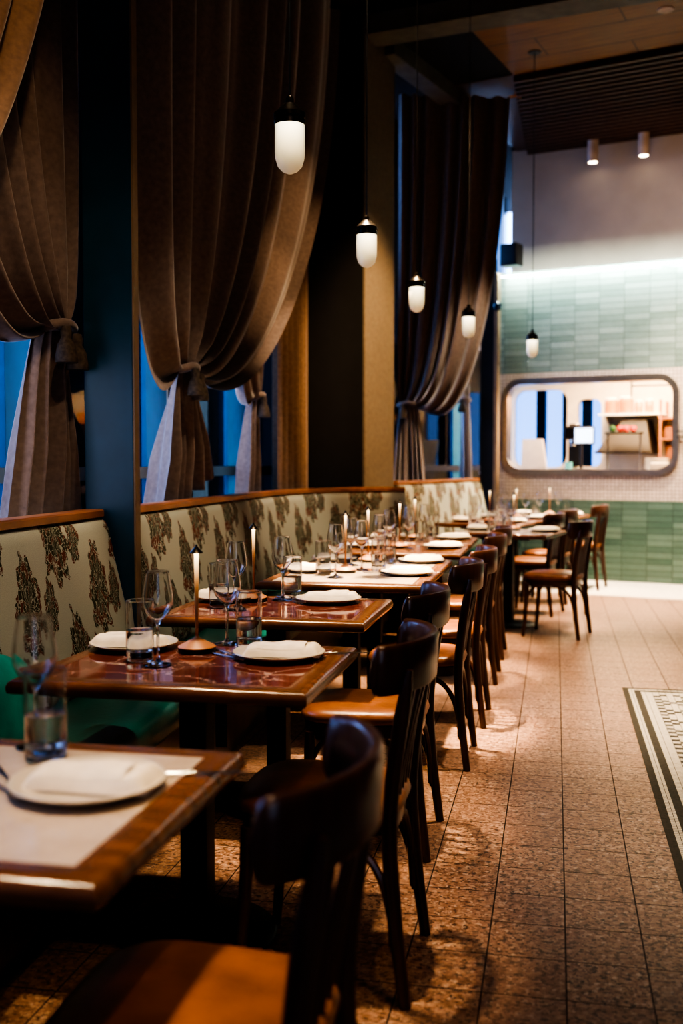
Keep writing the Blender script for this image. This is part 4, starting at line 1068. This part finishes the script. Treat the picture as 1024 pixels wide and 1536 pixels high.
# pier, curtains
spot((.3,7.4,4.7), (-1.40,8.95,2.0), 420, 40, .9, WARM)
spot((-.6,6.6,4.7), (-1.8,7.6,1.9), 60, 45, .9, WARM)
spot((.2,6.3,4.3), (-1.84,6.75,2.35), 60, 20, .9, WARM)
spot((-.1,2.3,4.7), (-1.95,3.95,1.5), 50, 22, .8, WARM2)
spot((-.5,2.0,4.7), (-1.8,3.3,2.6), 45, 30, .8, WARM)
# added blue fill from behind the camera for the fin and chair backs
lamp('AREA', 'entrance_window_light', (1.2,-2.8,2.0), 17, (.42,.62,1.), shape='RECTANGLE', size=2.6, size_y=2.4, aim=(-1.2,4.0,1.4))
# added blue fill lamps behind the curtains, turned to the window posts
for y, z, sz in ((4.45,1.7,.25),(5.9,1.6,.35),(7.55,1.6,.35)):
    lamp('AREA', 'dusk_glow', (-2.17, y, z), 1.1, (.42,.70,1.), shape='RECTANGLE', size=sz, size_y=1.4, aim=(-3.2, y, z))
for y, e in ((4.75,5.),(3.25,3.5),(6.75,2.)):
    lamp('AREA', 'window_side_glow', (-2.20, y, 1.75), e, (.72,.74,1.), shape='RECTANGLE', size=.22, size_y=1.7, aim=(-1.98, y+.85, 1.5))  # added lavender fill lamps for the curtain tails and lobes
for y, e in ((1.9,45),(3.2,45),(4.6,55),(6.2,80)):
    spot((1.3, y-.8, 4.85), (-.32, y, .80), e, 15, .7, TW)
lamp('AREA', 'wall_wash', WP(1.3,-1.0,4.0), 9, (1.,.76,.56), shape='RECTANGLE', size=2.2, size_y=.2, aim=WP(1.1,.35,3.45))
lamp('AREA', 'entrance_warm_light', (.8,-2.6,3.2), 13, (1.,.66,.40), shape='RECTANGLE', size=1.6, size_y=.8, aim=(-.6,2.5,.7))  # added warm fill behind the camera, lifting the near fronts
# back wall wash
a = lamp('AREA', 'ledge_light', WP(1.2,-.17,3.43), 46, (.82,1.,.92), shape='RECTANGLE', size=4.4, size_y=.03)
a.rotation_euler = (math.radians(38), 0, WA)
b = lamp('AREA', 'ledge_uplight', WP(1.4,.14,3.50), .45, (1.,.74,.60), shape='RECTANGLE', size=4.0, size_y=.06)
b.rotation_euler = (math.radians(180-30), 0, WA)
spot((.9,9.3,4.8), WP(.6,0,1.2), 260, 60, .9, WARM2)
spot((2.2,9.3,4.8), WP(1.8,0,1.6), 200, 60, .9, WARM2)
# kitchen
k = lamp('AREA', 'kitchen_light', WP(.75,1.3,2.70), 210, (1.,.68,.38), shape='RECTANGLE', size=2.6, size_y=1.4); k.rotation_euler = (0, 0, WA)
# added soft warm fill lamp imitating light bounced in the room
lamp('AREA', 'room_fill', (2.6,3.0,4.6), 14, (1.,.62,.36), shape='RECTANGLE', size=2.5, size_y=7., aim=(.2,4.5,0))

w = bpy.data.worlds.new('dusk'); sc.world = w; w.use_nodes = True
n = w.node_tree.nodes; l = w.node_tree.links; bg = n['Background']
tc = n.new('ShaderNodeTexCoord'); sp = n.new('ShaderNodeSeparateXYZ'); rp = n.new('ShaderNodeValToRGB')
l.new(tc.outputs['Generated'], sp.inputs[0]); l.new(sp.outputs[2], rp.inputs[0])
e = rp.color_ramp.elements; e[0].position = .0; e[0].color = (.30,.46,.80,1); e[1].position = .5; e[1].color = (.10,.22,.55,1)
l.new(rp.outputs[0], bg.inputs[0]); bg.inputs[1].default_value = 6.5

# ---------------------------------------------------------------- camera
cd = bpy.data.cameras.new('camera'); co = bpy.data.objects.new('camera', cd); COL.objects.link(co)
co.location = (0, 0, 1.286); co.rotation_euler = (math.radians(90)-.04596, 0, .2016)
cd.sensor_width = 36; cd.sensor_fit = 'AUTO'; cd.lens = 1570/1536*36
cd.clip_start = .05; cd.clip_end = 200
cd.dof.use_dof = True; cd.dof.focus_distance = 3.7; cd.dof.aperture_fstop = 2.0; cd.dof.aperture_blades = 9
sc.camera = co
sc.view_settings.view_transform = 'AgX'; sc.view_settings.look = 'AgX - Very High Contrast'; sc.view_settings.exposure = 0.8
sc.cycles.max_bounces = 14; sc.cycles.transmission_bounces = 14; sc.cycles.transparent_max_bounces = 10
sc.cycles.caustics_reflective = False; sc.cycles.caustics_refractive = False
sc.cycles.sample_clamp_indirect = 4.0; sc.cycles.use_denoising = True
